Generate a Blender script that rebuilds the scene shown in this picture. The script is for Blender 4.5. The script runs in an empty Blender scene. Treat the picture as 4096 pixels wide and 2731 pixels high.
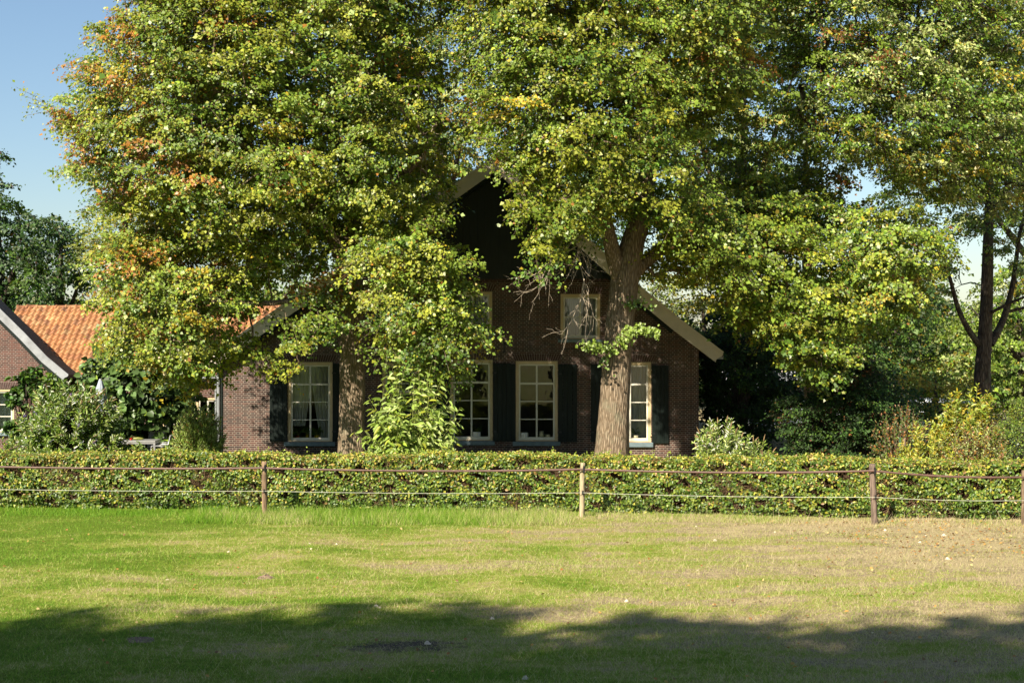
import bpy, math
import numpy as np
from mathutils import Vector
from mathutils.geometry import tessellate_polygon
R = math.radians
SC = bpy.context.scene
COL = SC.collection

# ------------------------------------------------------------------ camera, sky, sun
CAMH = 3.7
FO = 3267.0          # focal length in pixels of a 2352 px wide picture
FP = 5689.0          # focal length in pixels of the 4096 px wide picture
cam_d = bpy.data.cameras.new('camera'); cam = bpy.data.objects.new('camera', cam_d); COL.objects.link(cam)
cam_d.lens = 50.0; cam_d.sensor_width = 36.0; cam_d.clip_end = 2000; cam_d.clip_start = 0.1
cam.location = (0, 0, CAMH); cam.rotation_euler = (R(90), 0, 0)
SC.camera = cam
SUN_AZ, SUN_EL = R(34), R(38)     # azimuth measured to the left of straight behind the camera
sdir = Vector((-math.sin(SUN_AZ)*math.cos(SUN_EL), -math.cos(SUN_AZ)*math.cos(SUN_EL), math.sin(SUN_EL)))
w = bpy.data.worlds.new('World'); SC.world = w; w.use_nodes = True
nt = w.node_tree; bg = nt.nodes['Background']
sky = nt.nodes.new('ShaderNodeTexSky'); sky.sky_type = 'NISHITA'; sky.sun_disc = False
sky.sun_elevation = SUN_EL; sky.sun_rotation = math.atan2(sdir.x, sdir.y)
sky.air_density = 1.15; sky.dust_density = 0.6; sky.ozone_density = 3.5
nt.links.new(sky.outputs[0], bg.inputs[0]); bg.inputs[1].default_value = 0.060
sl = bpy.data.lights.new('sun', 'SUN'); sl.energy = 5.0; sl.angle = R(0.55); sl.color = (1.0, 0.90, 0.74)
so = bpy.data.objects.new('sun', sl); COL.objects.link(so)
so.rotation_euler = sdir.to_track_quat('Z', 'Y').to_euler()
SC.view_settings.view_transform = 'Standard'; SC.view_settings.look = 'None'
SC.view_settings.exposure = 1.2; SC.view_settings.gamma = 1.0
SC.cycles.max_bounces = 7; SC.cycles.transparent_max_bounces = 12
SC.cycles.diffuse_bounces = 3; SC.cycles.glossy_bounces = 3; SC.cycles.transmission_bounces = 4
SC.cycles.use_denoising = True

def atO(x, y, Y): return np.array([(x-1176)*Y/FO, Y, CAMH-(y-784)*Y/FO])
def atP(x, y, Y): return np.array([(x-2048)*Y/FP, Y, CAMH-(y-1365.5)*Y/FP])

# ------------------------------------------------------------------ helpers
def tag(o, label=None, cat=None, group=None, kind=None):
    if label: o['label'] = label
    if cat: o['category'] = cat
    if group: o['group'] = group
    if kind: o['kind'] = kind
    return o
def empty(name, loc, label, cat, group=None, rz=0):
    o = bpy.data.objects.new(name, None); COL.objects.link(o); o.location = loc; o.rotation_euler[2] = rz
    o.empty_display_size = 0.3
    return tag(o, label, cat, group)
def link(name, me, mats, parent=None, smooth=False):
    o = bpy.data.objects.new(name, me); COL.objects.link(o)
    for m in (mats if isinstance(mats, (list, tuple)) else [mats]): me.materials.append(m)
    if smooth: me.polygons.foreach_set('use_smooth', np.ones(len(me.polygons), bool))
    if parent is not None:
        o.parent = parent
        if parent.type == 'EMPTY' and not o.get('local'):
            pass
    return o
def mesh_arrays(name, V, quads=None, tris=None, col=None):
    me = bpy.data.meshes.new(name)
    V = np.asarray(V, np.float32)
    idx = []; tot = []
    if quads is not None and len(quads): idx.append(np.asarray(quads, np.int32).ravel()); tot.append(np.full(len(quads), 4, np.int32))
    if tris is not None and len(tris): idx.append(np.asarray(tris, np.int32).ravel()); tot.append(np.full(len(tris), 3, np.int32))
    idx = np.concatenate(idx); tot = np.concatenate(tot)
    me.vertices.add(len(V)); me.vertices.foreach_set('co', V.ravel())
    me.loops.add(len(idx)); me.loops.foreach_set('vertex_index', idx)
    me.polygons.add(len(tot))
    me.polygons.foreach_set('loop_start', np.concatenate([[0], np.cumsum(tot)[:-1]]).astype(np.int32))
    me.polygons.foreach_set('loop_total', tot)
    if col is not None:
        a = me.color_attributes.new('Col', 'FLOAT_COLOR', 'POINT')
        c = np.ones((len(V), 4), np.float32); c[:, :3] = col
        a.data.foreach_set('color', c.ravel())
    me.update(calc_edges=True)
    return me

class MB:
    "collects boxes, prisms and tubes into ONE mesh"
    def __init__(s): s.v = []; s.f = []; s.mi = []; s.cur = 0
    def add(s, vs, fs):
        n = len(s.v); s.v += [tuple(map(float, p)) for p in vs]
        for f in fs: s.f.append([i+n for i in f]); s.mi.append(s.cur)
    def box(s, x0, x1, y0, y1, z0, z1):
        x0, x1 = min(x0, x1), max(x0, x1); y0, y1 = min(y0, y1), max(y0, y1); z0, z1 = min(z0, z1), max(z0, z1)
        s.add([(x0,y0,z0),(x1,y0,z0),(x1,y1,z0),(x0,y1,z0),(x0,y0,z1),(x1,y0,z1),(x1,y1,z1),(x0,y1,z1)],
              [(0,3,2,1),(4,5,6,7),(0,1,5,4),(1,2,6,5),(2,3,7,6),(3,0,4,7)])
        return s
    def bar(s, a, b, wx, wy, up=(0,0,1)):
        "box of section wx*wy from a to b"
        a = Vector(a); b = Vector(b); d = (b-a).normalized(); u = Vector(up)
        if abs(d.dot(u)) > .95: u = Vector((0,1,0))
        sx = d.cross(u).normalized()*wx/2; sy = sx.cross(d).normalized()*wy/2
        s.add([a-sx-sy, a+sx-sy, a+sx+sy, a-sx+sy, b-sx-sy, b+sx-sy, b+sx+sy, b-sx+sy],
              [(0,3,2,1),(4,5,6,7),(0,1,5,4),(1,2,6,5),(2,3,7,6),(3,0,4,7)])
        return s
    def prism(s, pts, y0, y1, holes=()):
        "polygon in XZ extruded from y0 (front) to y1"
        loops = [pts]+list(holes)
        flat = [p for l in loops for p in l]; n = len(flat)
        tris = tessellate_polygon([[Vector((p[0], p[1], 0)) for p in l] for l in loops])
        vs = [(p[0], y0, p[1]) for p in flat]+[(p[0], y1, p[1]) for p in flat]
        fs = []
        for t in tris:
            a, b, c = [Vector((flat[i][0], flat[i][1])) for i in t]
            cr = (b-a).cross(c-a)
            t = tuple(t) if cr > 0 else tuple(reversed(t))
            fs.append(t); fs.append(tuple(i+n for i in reversed(t)))
        k = 0
        for l in loops:
            m = len(l)
            for i in range(m):
                fs.append((k+i, k+(i+1) % m, k+(i+1) % m+n, k+i+n))
            k += m
        s.add(vs, fs)
        return s
    def tube(s, pts, rad, sides=8, caps=True):
        pts = [Vector(p) for p in pts]
        if not hasattr(rad, '__len__'): rad = [rad]*len(pts)
        vs = []; fs = []; ref = Vector((0.13, 1, 0.07))
        for i, p in enumerate(pts):
            d = (pts[min(i+1, len(pts)-1)]-pts[max(i-1, 0)]).normalized()
            if abs(d.dot(ref)) > .97: ref = Vector((1, .1, .1))
            u = d.cross(ref).normalized(); v = d.cross(u).normalized()
            for k in range(sides):
                a = 2*math.pi*k/sides
                vs.append(p+(u*math.cos(a)+v*math.sin(a))*rad[i])
        for i in range(len(pts)-1):
            for k in range(sides):
                a = i*sides+k; b = i*sides+(k+1) % sides
                fs.append((a, b, b+sides, a+sides))
        if caps:
            fs.append(tuple(reversed(range(sides)))); fs.append(tuple(range((len(pts)-1)*sides, len(pts)*sides)))
        s.add(vs, fs)
        return s
    def lathe(s, prof, c=(0,0,0), sides=16):
        vs = []; fs = []
        for r, z in prof:
            for k in range(sides):
                a = 2*math.pi*k/sides; vs.append((c[0]+r*math.cos(a), c[1]+r*math.sin(a), c[2]+z))
        for i in range(len(prof)-1):
            for k in range(sides):
                a = i*sides+k; b = i*sides+(k+1) % sides
                fs.append((a, b, b+sides, a+sides))
        s.add(vs, fs); return s
    def build(s, name, mats, parent=None, smooth=False, bevel=0):
        me = bpy.data.meshes.new(name); me.from_pydata(s.v, [], s.f)
        me.polygons.foreach_set('material_index', s.mi)
        me.update()
        o = link(name, me, mats, parent, smooth)
        if parent is not None: # vertices are in world space: cancel the parents' transforms
            m = Vector((0,0,0)); p = parent
            while p is not None: m += p.location; p = p.parent
            if m.length > 0: me.transform(__import__('mathutils').Matrix.Translation(-m))
        if bevel:
            b = o.modifiers.new('bevel', 'BEVEL'); b.width = bevel; b.segments = 2; b.limit_method = 'ANGLE'
        return o

# ------------------------------------------------------------------ materials
def newmat(name):
    m = bpy.data.materials.new(name); m.use_nodes = True
    return m, m.node_tree, m.node_tree.nodes['Principled BSDF']
def noise(nt, vec, scale, detail=4, rough=.55, dim='3D'):
    n = nt.nodes.new('ShaderNodeTexNoise'); n.inputs['Scale'].default_value = scale
    n.inputs['Detail'].default_value = detail; n.inputs['Roughness'].default_value = rough
    if vec is not None: nt.links.new(vec, n.inputs['Vector'])
    return n.outputs[0]
def ramp(nt, fac, stops):
    r = nt.nodes.new('ShaderNodeValToRGB'); e = r.color_ramp.elements
    e[0].position = stops[0][0]; e[0].color = (*stops[0][1], 1)
    e[1].position = stops[-1][0]; e[1].color = (*stops[-1][1], 1)
    for p, c in stops[1:-1]:
        k = e.new(p); k.color = (*c, 1)
    nt.links.new(fac, r.inputs[0]); return r.outputs[0]
def mixc(nt, fac, a, b, mode='MIX'):
    m = nt.nodes.new('ShaderNodeMix'); m.data_type = 'RGBA'; m.blend_type = mode
    for s, v in ((m.inputs[0], fac), (m.inputs[6], a), (m.inputs[7], b)):
        if isinstance(v, (int, float)): s.default_value = v
        elif isinstance(v, tuple): s.default_value = (*v, 1)
        else: nt.links.new(v, s)
    return m.outputs[2]
def math_(nt, op, a, b=0.0, clamp=False):
    m = nt.nodes.new('ShaderNodeMath'); m.operation = op; m.use_clamp = clamp
    for s, v in ((m.inputs[0], a), (m.inputs[1], b)):
        if isinstance(v, (int, float)): s.default_value = v
        else: nt.links.new(v, s)
    return m.outputs[0]
def coord(nt, which='Object'):
    return nt.nodes.new('ShaderNodeTexCoord').outputs[which]
def mapping(nt, vec, sc=(1,1,1), loc=(0,0,0)):
    m = nt.nodes.new('ShaderNodeMapping'); m.inputs['Scale'].default_value = sc; m.inputs['Location'].default_value = loc
    nt.links.new(vec, m.inputs[0]); return m.outputs[0]
def bump(nt, h, st, dist, b):
    n = nt.nodes.new('ShaderNodeBump'); n.inputs['Strength'].default_value = st; n.inputs['Distance'].default_value = dist
    nt.links.new(h, n.inputs['Height']); nt.links.new(n.outputs[0], b.inputs['Normal'])
def world_pos(nt):
    return nt.nodes.new('ShaderNodeNewGeometry').outputs['Position']

def mat_simple(name, col, rough=.6, var=.25, scale=6, metal=0, spec=.5, sc=(1,1,1)):
    m, nt, b = newmat(name)
    v = mapping(nt, world_pos(nt), sc)
    n = noise(nt, v, scale, 5, .6)
    c0 = tuple(c*(1-var) for c in col); c1 = tuple(min(1, c*(1+var)) for c in col)
    nt.links.new(ramp(nt, n, [(.3, c0), (.7, c1)]), b.inputs['Base Color'])
    b.inputs['Roughness'].default_value = rough; b.inputs['Metallic'].default_value = metal
    b.inputs['Specular IOR Level'].default_value = spec
    bump(nt, noise(nt, v, scale*8, 3), .15, .01, b)
    return m
def mat_brick(name, cols, mortar, uo=0.0):
    m, nt, b = newmat(name)
    g = nt.nodes.new('ShaderNodeNewGeometry'); P = g.outputs['Position']
    sp = nt.nodes.new('ShaderNodeSeparateXYZ'); nt.links.new(P, sp.inputs[0])
    sn = nt.nodes.new('ShaderNodeSeparateXYZ'); nt.links.new(g.outputs['True Normal'], sn.inputs[0])
    ax = math_(nt, 'GREATER_THAN', math_(nt, 'ABSOLUTE', sn.outputs[0]), .7)
    mx = nt.nodes.new('ShaderNodeMix'); nt.links.new(ax, mx.inputs[0]); nt.links.new(sp.outputs[0], mx.inputs[2]); nt.links.new(sp.outputs[1], mx.inputs[3])
    cb = nt.nodes.new('ShaderNodeCombineXYZ'); nt.links.new(mx.outputs[0], cb.inputs[0]); nt.links.new(sp.outputs[2], cb.inputs[1])
    wob = noise(nt, P, 1.3, 2); wv = math_(nt, 'MULTIPLY', math_(nt, 'SUBTRACT', wob, .5), .03)
    ad = math_(nt, 'ADD', sp.outputs[2], wv); nt.links.new(ad, cb.inputs[1])
    vec = mapping(nt, cb.outputs[0], (1,1,1), (uo, 0, 0))
    br = nt.nodes.new('ShaderNodeTexBrick'); nt.links.new(vec, br.inputs['Vector'])
    br.offset = .5; br.squash = .5; br.squash_frequency = 2
    br.inputs['Scale'].default_value = 1; br.inputs['Brick Width'].default_value = .225
    br.inputs['Row Height'].default_value = .0605; br.inputs['Mortar Size'].default_value = .0052
    br.inputs['Mortar Smooth'].default_value = .15; br.inputs['Bias'].default_value = 0
    br.inputs['Color1'].default_value = (0,0,0,1); br.inputs['Color2'].default_value = (1,1,1,1); br.inputs['Mortar'].default_value = (.5,.5,.5,1)
    t = math_(nt, 'ADD', math_(nt, 'MULTIPLY', br.outputs[0], .6), math_(nt, 'MULTIPLY', noise(nt, P, .9, 4), .45))
    bc = ramp(nt, t, [(.1, cols[0]), (.45, cols[1]), (.7, cols[2]), (.95, cols[3])])
    bc = mixc(nt, .35, bc, ramp(nt, noise(nt, P, 30, 4), [(.3, (.5,.5,.5)), (.7, (1.3,1.3,1.3))]), 'MULTIPLY')
    mo = ramp(nt, noise(nt, P, 2.5, 5), [(.3, tuple(c*.55 for c in mortar)), (.65, mortar)])
    nt.links.new(mixc(nt, br.outputs[1], bc, mo), b.inputs['Base Color'])
    b.inputs['Roughness'].default_value = .82
    h = math_(nt, 'SUBTRACT', math_(nt, 'MULTIPLY', noise(nt, P, 60, 3), .4), br.outputs[1])
    bump(nt, h, .7, .012, b)
    return m
def mat_leaf(name, trans=.32, rough=.42, spec=.5, tint=(1.15, 1.1, .55)):
    m, nt, b = newmat(name)
    a = nt.nodes.new('ShaderNodeAttribute'); a.attribute_name = 'Col'
    nt.links.new(a.outputs['Color'], b.inputs['Base Color'])
    b.inputs['Roughness'].default_value = rough; b.inputs['Specular IOR Level'].default_value = spec
    t = nt.nodes.new('ShaderNodeBsdfTranslucent')
    nt.links.new(mixc(nt, 1.0, a.outputs['Color'], tint, 'MULTIPLY'), t.inputs[0])
    ms = nt.nodes.new('ShaderNodeMixShader'); ms.inputs[0].default_value = trans
    nt.links.new(b.outputs[0], ms.inputs[1]); nt.links.new(t.outputs[0], ms.inputs[2])
    nt.links.new(ms.outputs[0], nt.nodes['Material Output'].inputs[0])
    return m
def mat_bark(name, c0, c1, c2, sc=1.0):
    m, nt, b = newmat(name)
    P = world_pos(nt)
    v = mapping(nt, P, (9*sc, 9*sc, 1.5*sc))
    vo = nt.nodes.new('ShaderNodeTexVoronoi'); vo.feature = 'DISTANCE_TO_EDGE'; vo.inputs['Scale'].default_value = 2.2
    wv = mixc(nt, .3, v, nt.nodes.new('ShaderNodeTexNoise').outputs[1])
    nt.links.new(v, vo.inputs['Vector'])
    n = noise(nt, v, 1.6, 7, .7)
    crack = math_(nt, 'MULTIPLY', vo.outputs['Distance'], 3.0, True)
    h = math_(nt, 'ADD', math_(nt, 'MULTIPLY', crack, .6), math_(nt, 'MULTIPLY', n, .8))
    c = ramp(nt, h, [(.25, c0), (.6, c1), (1.0, c2)])
    lich = ramp(nt, noise(nt, P, 2.3, 5, .65), [(.52, (0,0,0)), (.7, (1,1,1))])
    c = mixc(nt, math_(nt, 'MULTIPLY', lich, .45), c, (.17,.18,.12))
    nt.links.new(c, b.inputs['Base Color']); b.inputs['Roughness'].default_value = .9
    b.inputs['Specular IOR Level'].default_value = .2
    bump(nt, h, 1.0, .04, b)
    return m
def mat_glass(name):
    m, nt, b = newmat(name); nt.nodes.remove(b)
    tr = nt.nodes.new('ShaderNodeBsdfTransparent'); tr.inputs[0].default_value = (.86,.9,.88,1)
    gl = nt.nodes.new('ShaderNodeBsdfGlossy'); gl.inputs['Roughness'].default_value = .02
    fr = nt.nodes.new('ShaderNodeFresnel'); fr.inputs[0].default_value = 1.5
    bp = nt.nodes.new('ShaderNodeBump'); bp.inputs['Strength'].default_value = .12; bp.inputs['Distance'].default_value = .02
    nt.links.new(noise(nt, world_pos(nt), 3.0, 2), bp.inputs['Height']); nt.links.new(bp.outputs[0], gl.inputs['Normal'])
    ms = nt.nodes.new('ShaderNodeMixShader')
    nt.links.new(math_(nt, 'MULTIPLY', fr.outputs[0], 1.9), ms.inputs[0]); nt.links.new(tr.outputs[0], ms.inputs[1]); nt.links.new(gl.outputs[0], ms.inputs[2])
    nt.links.new(ms.outputs[0], nt.nodes['Material Output'].inputs[0])
    return m
# lawn colour shared by soil sheet and grass blades: depends on ground position only
def lawn_nodes(nt, blades):
    P = world_pos(nt); sp = nt.nodes.new('ShaderNodeSeparateXYZ'); nt.links.new(P, sp.inputs[0])
    cb = nt.nodes.new('ShaderNodeCombineXYZ'); nt.links.new(sp.outputs[0], cb.inputs[0]); nt.links.new(sp.outputs[1], cb.inputs[1])
    v = cb.outputs[0]
    big = ramp(nt, noise(nt, mapping(nt, v, (.16, .32, 1), (3.1, 1.7, 0)), 1.0, 3, .5), [(.3, (0, 0, 0)), (.7, (1, 1, 1))])
    mid = ramp(nt, noise(nt, mapping(nt, v, (.55, 1.25, 1)), 1.0, 6, .62), [(.34, (0, 0, 0)), (.66, (1, 1, 1))])
    fine = noise(nt, v, 7, 4, .65)
    # straw grows to the right, green to the left
    gx = math_(nt, 'ADD', math_(nt, 'MULTIPLY', sp.outputs[0], .023), .20)
    t = math_(nt, 'ADD', math_(nt, 'ADD', math_(nt, 'MULTIPLY', big, .34), math_(nt, 'MULTIPLY', mid, .34)), math_(nt, 'MULTIPLY', fine, .55))
    t = math_(nt, 'ADD', t, gx)
    # greener strip at the near end of the lawn
    gy = math_(nt, 'MULTIPLY', math_(nt, 'SUBTRACT', 19.5, sp.outputs[1]), .06, False)
    gy = math_(nt, 'MINIMUM', math_(nt, 'MAXIMUM', gy, 0), .07)
    t = math_(nt, 'SUBTRACT', t, gy)
    # lush strip along the foot of the hedge, left of the middle post
    q = math_(nt, 'MULTIPLY', math_(nt, 'SUBTRACT', sp.outputs[1], 27.6), .4, True)
    q = math_(nt, 'MULTIPLY', q, math_(nt, 'MULTIPLY', math_(nt, 'SUBTRACT', 3.5, sp.outputs[0]), .25, True))
    t = math_(nt, 'SUBTRACT', t, math_(nt, 'MULTIPLY', q, .15))
    return P, v, t, fine, sp

def mat_soil():
    m, nt, b = newmat('lawn_soil')
    P, v, t, fine, sp = lawn_nodes(nt, False)
    c = ramp(nt, t, [(.55, (.10,.15,.015)), (.72, (.19,.22,.035)), (.86, (.29,.26,.09)), (1.02, (.34,.28,.15)), (1.15, (.24,.18,.13))])
    c = mixc(nt, .6, c, ramp(nt, noise(nt, v, 26, 4, .7), [(.3, (.45,.45,.45)), (.7, (1.35,1.35,1.35))]), 'MULTIPLY')
    vd = nt.nodes.new('ShaderNodeVectorMath'); vd.operation = 'DISTANCE'; nt.links.new(mapping(nt, v, (.55, 1, 1)), vd.inputs[0]); vd.inputs[1].default_value = (-.68, 17.2, 0)
    bare = ramp(nt, math_(nt, 'ADD', vd.outputs['Value'], math_(nt, 'MULTIPLY', noise(nt, v, 3, 5, .7), 1.1)), [(.75, (1, 1, 1)), (1.15, (0, 0, 0))])
    c = mixc(nt, bare, c, (.085,.062,.05))
    nt.links.new(c, b.inputs['Base Color']); b.inputs['Roughness'].default_value = .95; b.inputs['Specular IOR Level'].default_value = .1
    bump(nt, noise(nt, v, 14, 5, .7), .9, .04, b)
    return m
def mat_grass():
    m, nt, b = newmat('grass_blades')
    P, v, t, fine, sp = lawn_nodes(nt, True)
    a = nt.nodes.new('ShaderNodeAttribute'); a.attribute_name = 'Col'
    t2 = math_(nt, 'ADD', t, math_(nt, 'MULTIPLY', math_(nt, 'SUBTRACT', a.outputs['Fac'], .5), .55))
    c = ramp(nt, t2, [(.50, (.12,.26,.012)), (.70, (.24,.36,.03)), (.84, (.42,.42,.13)), (.98, (.56,.48,.27)), (1.18, (.46,.37,.23))])
    nt.links.new(c, b.inputs['Base Color']); b.inputs['Roughness'].default_value = .6; b.inputs['Specular IOR Level'].default_value = .3
    tr = nt.nodes.new('ShaderNodeBsdfTranslucent'); nt.links.new(c, tr.inputs[0])
    ms = nt.nodes.new('ShaderNodeMixShader'); ms.inputs[0].default_value = .3
    nt.links.new(b.outputs[0], ms.inputs[1]); nt.links.new(tr.outputs[0], ms.inputs[2])
    nt.links.new(ms.outputs[0], nt.nodes['Material Output'].inputs[0])
    return m
def mat_tile():
    m, nt, b = newmat('orange_pantile')
    a = nt.nodes.new('ShaderNodeAttribute'); a.attribute_name = 'Col'
    P = world_pos(nt)
    c = mixc(nt, .7, a.outputs['Color'], ramp(nt, noise(nt, P, 5, 6, .7), [(.3, (.68,.6,.58)), (.6, (1.05,1.05,1.05))]), 'MULTIPLY')
    l = ramp(nt, noise(nt, P, 9, 6, .75), [(.6, (0,0,0)), (.75, (1,1,1))])
    c = mixc(nt, math_(nt, 'MULTIPLY', l, .5), c, (.30,.27,.2))
    nt.links.new(c, b.inputs['Base Color']); b.inputs['Roughness'].default_value = .7
    bump(nt, noise(nt, P, 50, 3), .3, .01, b)
    return m

M = {}
M['brick'] = mat_brick('old_brown_brick', [(.022,.013,.012), (.050,.024,.019), (.088,.037,.027), (.115,.047,.034)], (.40,.34,.27))
M['brick_red'] = mat_brick('red_brick', [(.045,.020,.015), (.078,.029,.022), (.11,.040,.029), (.135,.052,.038)], (.30,.26,.22), .07)
M['brick_plain'] = mat_simple('arch_brick', (.06,.028,.024), .85, .5, 14)
M['mortar'] = mat_simple('lime_mortar', (.27,.23,.19), .95, .3, 12)
M['cream'] = mat_simple('cream_paint', (.56,.43,.25), .5, .1, 5)
M['white'] = mat_simple('white_paint', (.62,.59,.50), .4, .08, 6)
M['green'] = mat_simple('dark_green_paint', (.004,.009,.007), .55, .5, 4, spec=.25, sc=(3,3,.5))
M['green2'] = mat_simple('black_green_boards', (.005,.009,.008), .6, .5, 4, sc=(6,6,.6))
M['sill'] = mat_simple('blue_grey_stone', (.13,.18,.20), .6, .2, 7)
M['verge'] = mat_simple('pale_verge_paint', (.62,.55,.45), .5, .08, 4)
M['tile'] = mat_tile()
M['glass'] = mat_glass('window_glass')
M['curtain'] = mat_simple('net_curtain', (.5,.5,.48), .9, .12, 7, sc=(6,6,.3))
M['plaster'] = mat_simple('room_plaster', (.16,.14,.11), .9, .2, 2)
M['iron'] = mat_simple('black_iron', (.01,.01,.01), .5, .2, 10)
M['zinc'] = mat_simple('grey_zinc', (.30,.32,.33), .45, .2, 5, .4)
M['alu'] = mat_simple('grey_aluminium', (.36,.36,.35), .4, .1, 5, .5)
M['mesh_fabric'] = mat_simple('grey_textilene', (.19,.19,.20), .8, .15, 40)
M['wicker'] = mat_simple('dark_grey_wicker', (.07,.072,.08), .7, .3, 60)
M['parasol'] = mat_simple('grey_blue_cloth', (.30,.34,.40), .85, .25, 8, sc=(5,5,.4))
M['pot_white'] = mat_simple('white_glaze', (.7,.69,.65), .2, .04, 5)
M['pot_yellow'] = mat_simple('yellow_glaze', (.65,.42,.02), .3, .08, 5)
M['pot_speck'] = mat_simple('speckled_glaze', (.42,.38,.25), .3, .6, 60)
M['wood_post'] = mat_simple('weathered_post', (.17,.12,.08), .9, .75, 3, spec=.15, sc=(14,14,1.1))
M['post_pale'] = mat_simple('pale_weathered_post', (.33,.27,.17), .9, .5, 3, spec=.15, sc=(14,14,1.1))
M['post_brown'] = mat_simple('brown_weathered_post', (.20,.135,.085), .9, .7, 3, spec=.15, sc=(14,14,1.1))
M['post_dark'] = mat_simple('dark_weathered_post', (.15,.11,.085), .9, .8, 3, spec=.15, sc=(14,14,1.1))
M['tape'] = mat_simple('brown_tape', (.11,.058,.043), .6, .25, 6)
M['rope'] = mat_simple('white_rope', (.42,.42,.33), .8, .2, 20)
M['black_plastic'] = mat_simple('black_plastic', (.012,.012,.014), .4, .2, 10)
M['stem'] = mat_simple('brown_twig', (.13,.085,.05), .9, .4, 12)
M['deadwood'] = mat_simple('pale_dead_twig', (.38,.31,.23), .9, .35, 14)
M['greenstem'] = mat_simple('green_yellow_stem', (.22,.24,.06), .6, .3, 12)
M['hedge_core'] = mat_simple('hedge_twig_shade', (.03,.02,.010), 1, .7, 22, spec=.05)  # darkness inside the hedge is put into this colour
M['bark'] = mat_bark('linden_bark', (.065,.046,.03), (.19,.14,.09), (.32,.25,.175))
M['bark_dark'] = mat_bark('oak_bark', (.02,.016,.013), (.06,.047,.036), (.11,.09,.07))
M['leaf'] = mat_leaf('linden_leaf')
M['leaf_gloss'] = mat_leaf('glossy_leaf', .25, .42, .5)
M['leaf_dull'] = mat_leaf('dull_dark_leaf', .2, .6, .25)
M['leaf_far'] = mat_leaf('far_leaf', .3, .5, .4)
M['petal'] = mat_simple('purple_petal', (.25,.16,.5), .7, .2, 20)
M['spike'] = mat_simple('dry_flower_spike', (.24,.16,.075), .9, .3, 20)
M['red'] = mat_simple('red_gloss', (.55,.02,.015), .3, .1, 20)
M['car_white'] = mat_simple('white_car_paint', (.62,.66,.72), .25, .04, 3)
M['car_glass'] = mat_simple('dark_car_glass', (.02,.022,.025), .08, .1, 3)
M['rubber'] = mat_simple('tyre_rubber', (.015,.015,.015), .8, .2, 10)
M['straw'] = mat_simple('dry_leaf', (.45,.28,.10), .8, .5, 30)

# palettes (linear albedo)
G0 = np.array((.024,.055,.010)); G1 = np.array((.068,.128,.014)); G2 = np.array((.145,.210,.024)); YG = np.array((.28,.305,.034))
YE = np.array((.48,.36,.03)); ORG = np.array((.42,.19,.025)); BR = np.array((.22,.095,.03)); PALE = np.array((.32,.36,.13))  # PALE: pale leaves, partly the gloss of sunlit leaves put into the colour

# ------------------------------------------------------------------ foliage
def norm(a): return a/np.maximum(np.linalg.norm(a, axis=-1, keepdims=True), 1e-9)
def leaf_mesh(name, P, AX, N, L, W, C, shape=4, curl=.12):
    "P base, AX long axis, N normal (n,3); L, W sizes; C colour"
    AX = norm(AX); S = norm(np.cross(AX, N)); N = np.cross(S, AX)
    L = np.asarray(L)[:, None]*np.ones((len(P), 1)); W = np.asarray(W)[:, None]*np.ones((len(P), 1)); n = len(P)
    if shape == 4:
        V = np.stack([P, P+AX*L*.42+S*W*.5+N*W*.12, P+AX*L-N*L*curl, P+AX*L*.42-S*W*.5+N*W*.12], 1).reshape(-1, 3)
        q = np.arange(n*4).reshape(n, 4)
        return mesh_arrays(name, V, q, None, np.repeat(C, 4, 0))
    V = np.stack([P, P+AX*L*.28+S*W*.46+N*W*.14, P+AX*L*.68+S*W*.40+N*(W*.12-L*curl*.4), P+AX*L-N*L*curl,
                  P+AX*L*.68-S*W*.40+N*(W*.12-L*curl*.4), P+AX*L*.28-S*W*.46+N*W*.14], 1).reshape(-1, 3)
    b = np.arange(n)[:, None]*6
    q = np.concatenate([b+np.array([[0,1,2,3]]), b+np.array([[0,3,4,5]])])
    return mesh_arrays(name, V, q, None, np.repeat(C, 6, 0))

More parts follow.
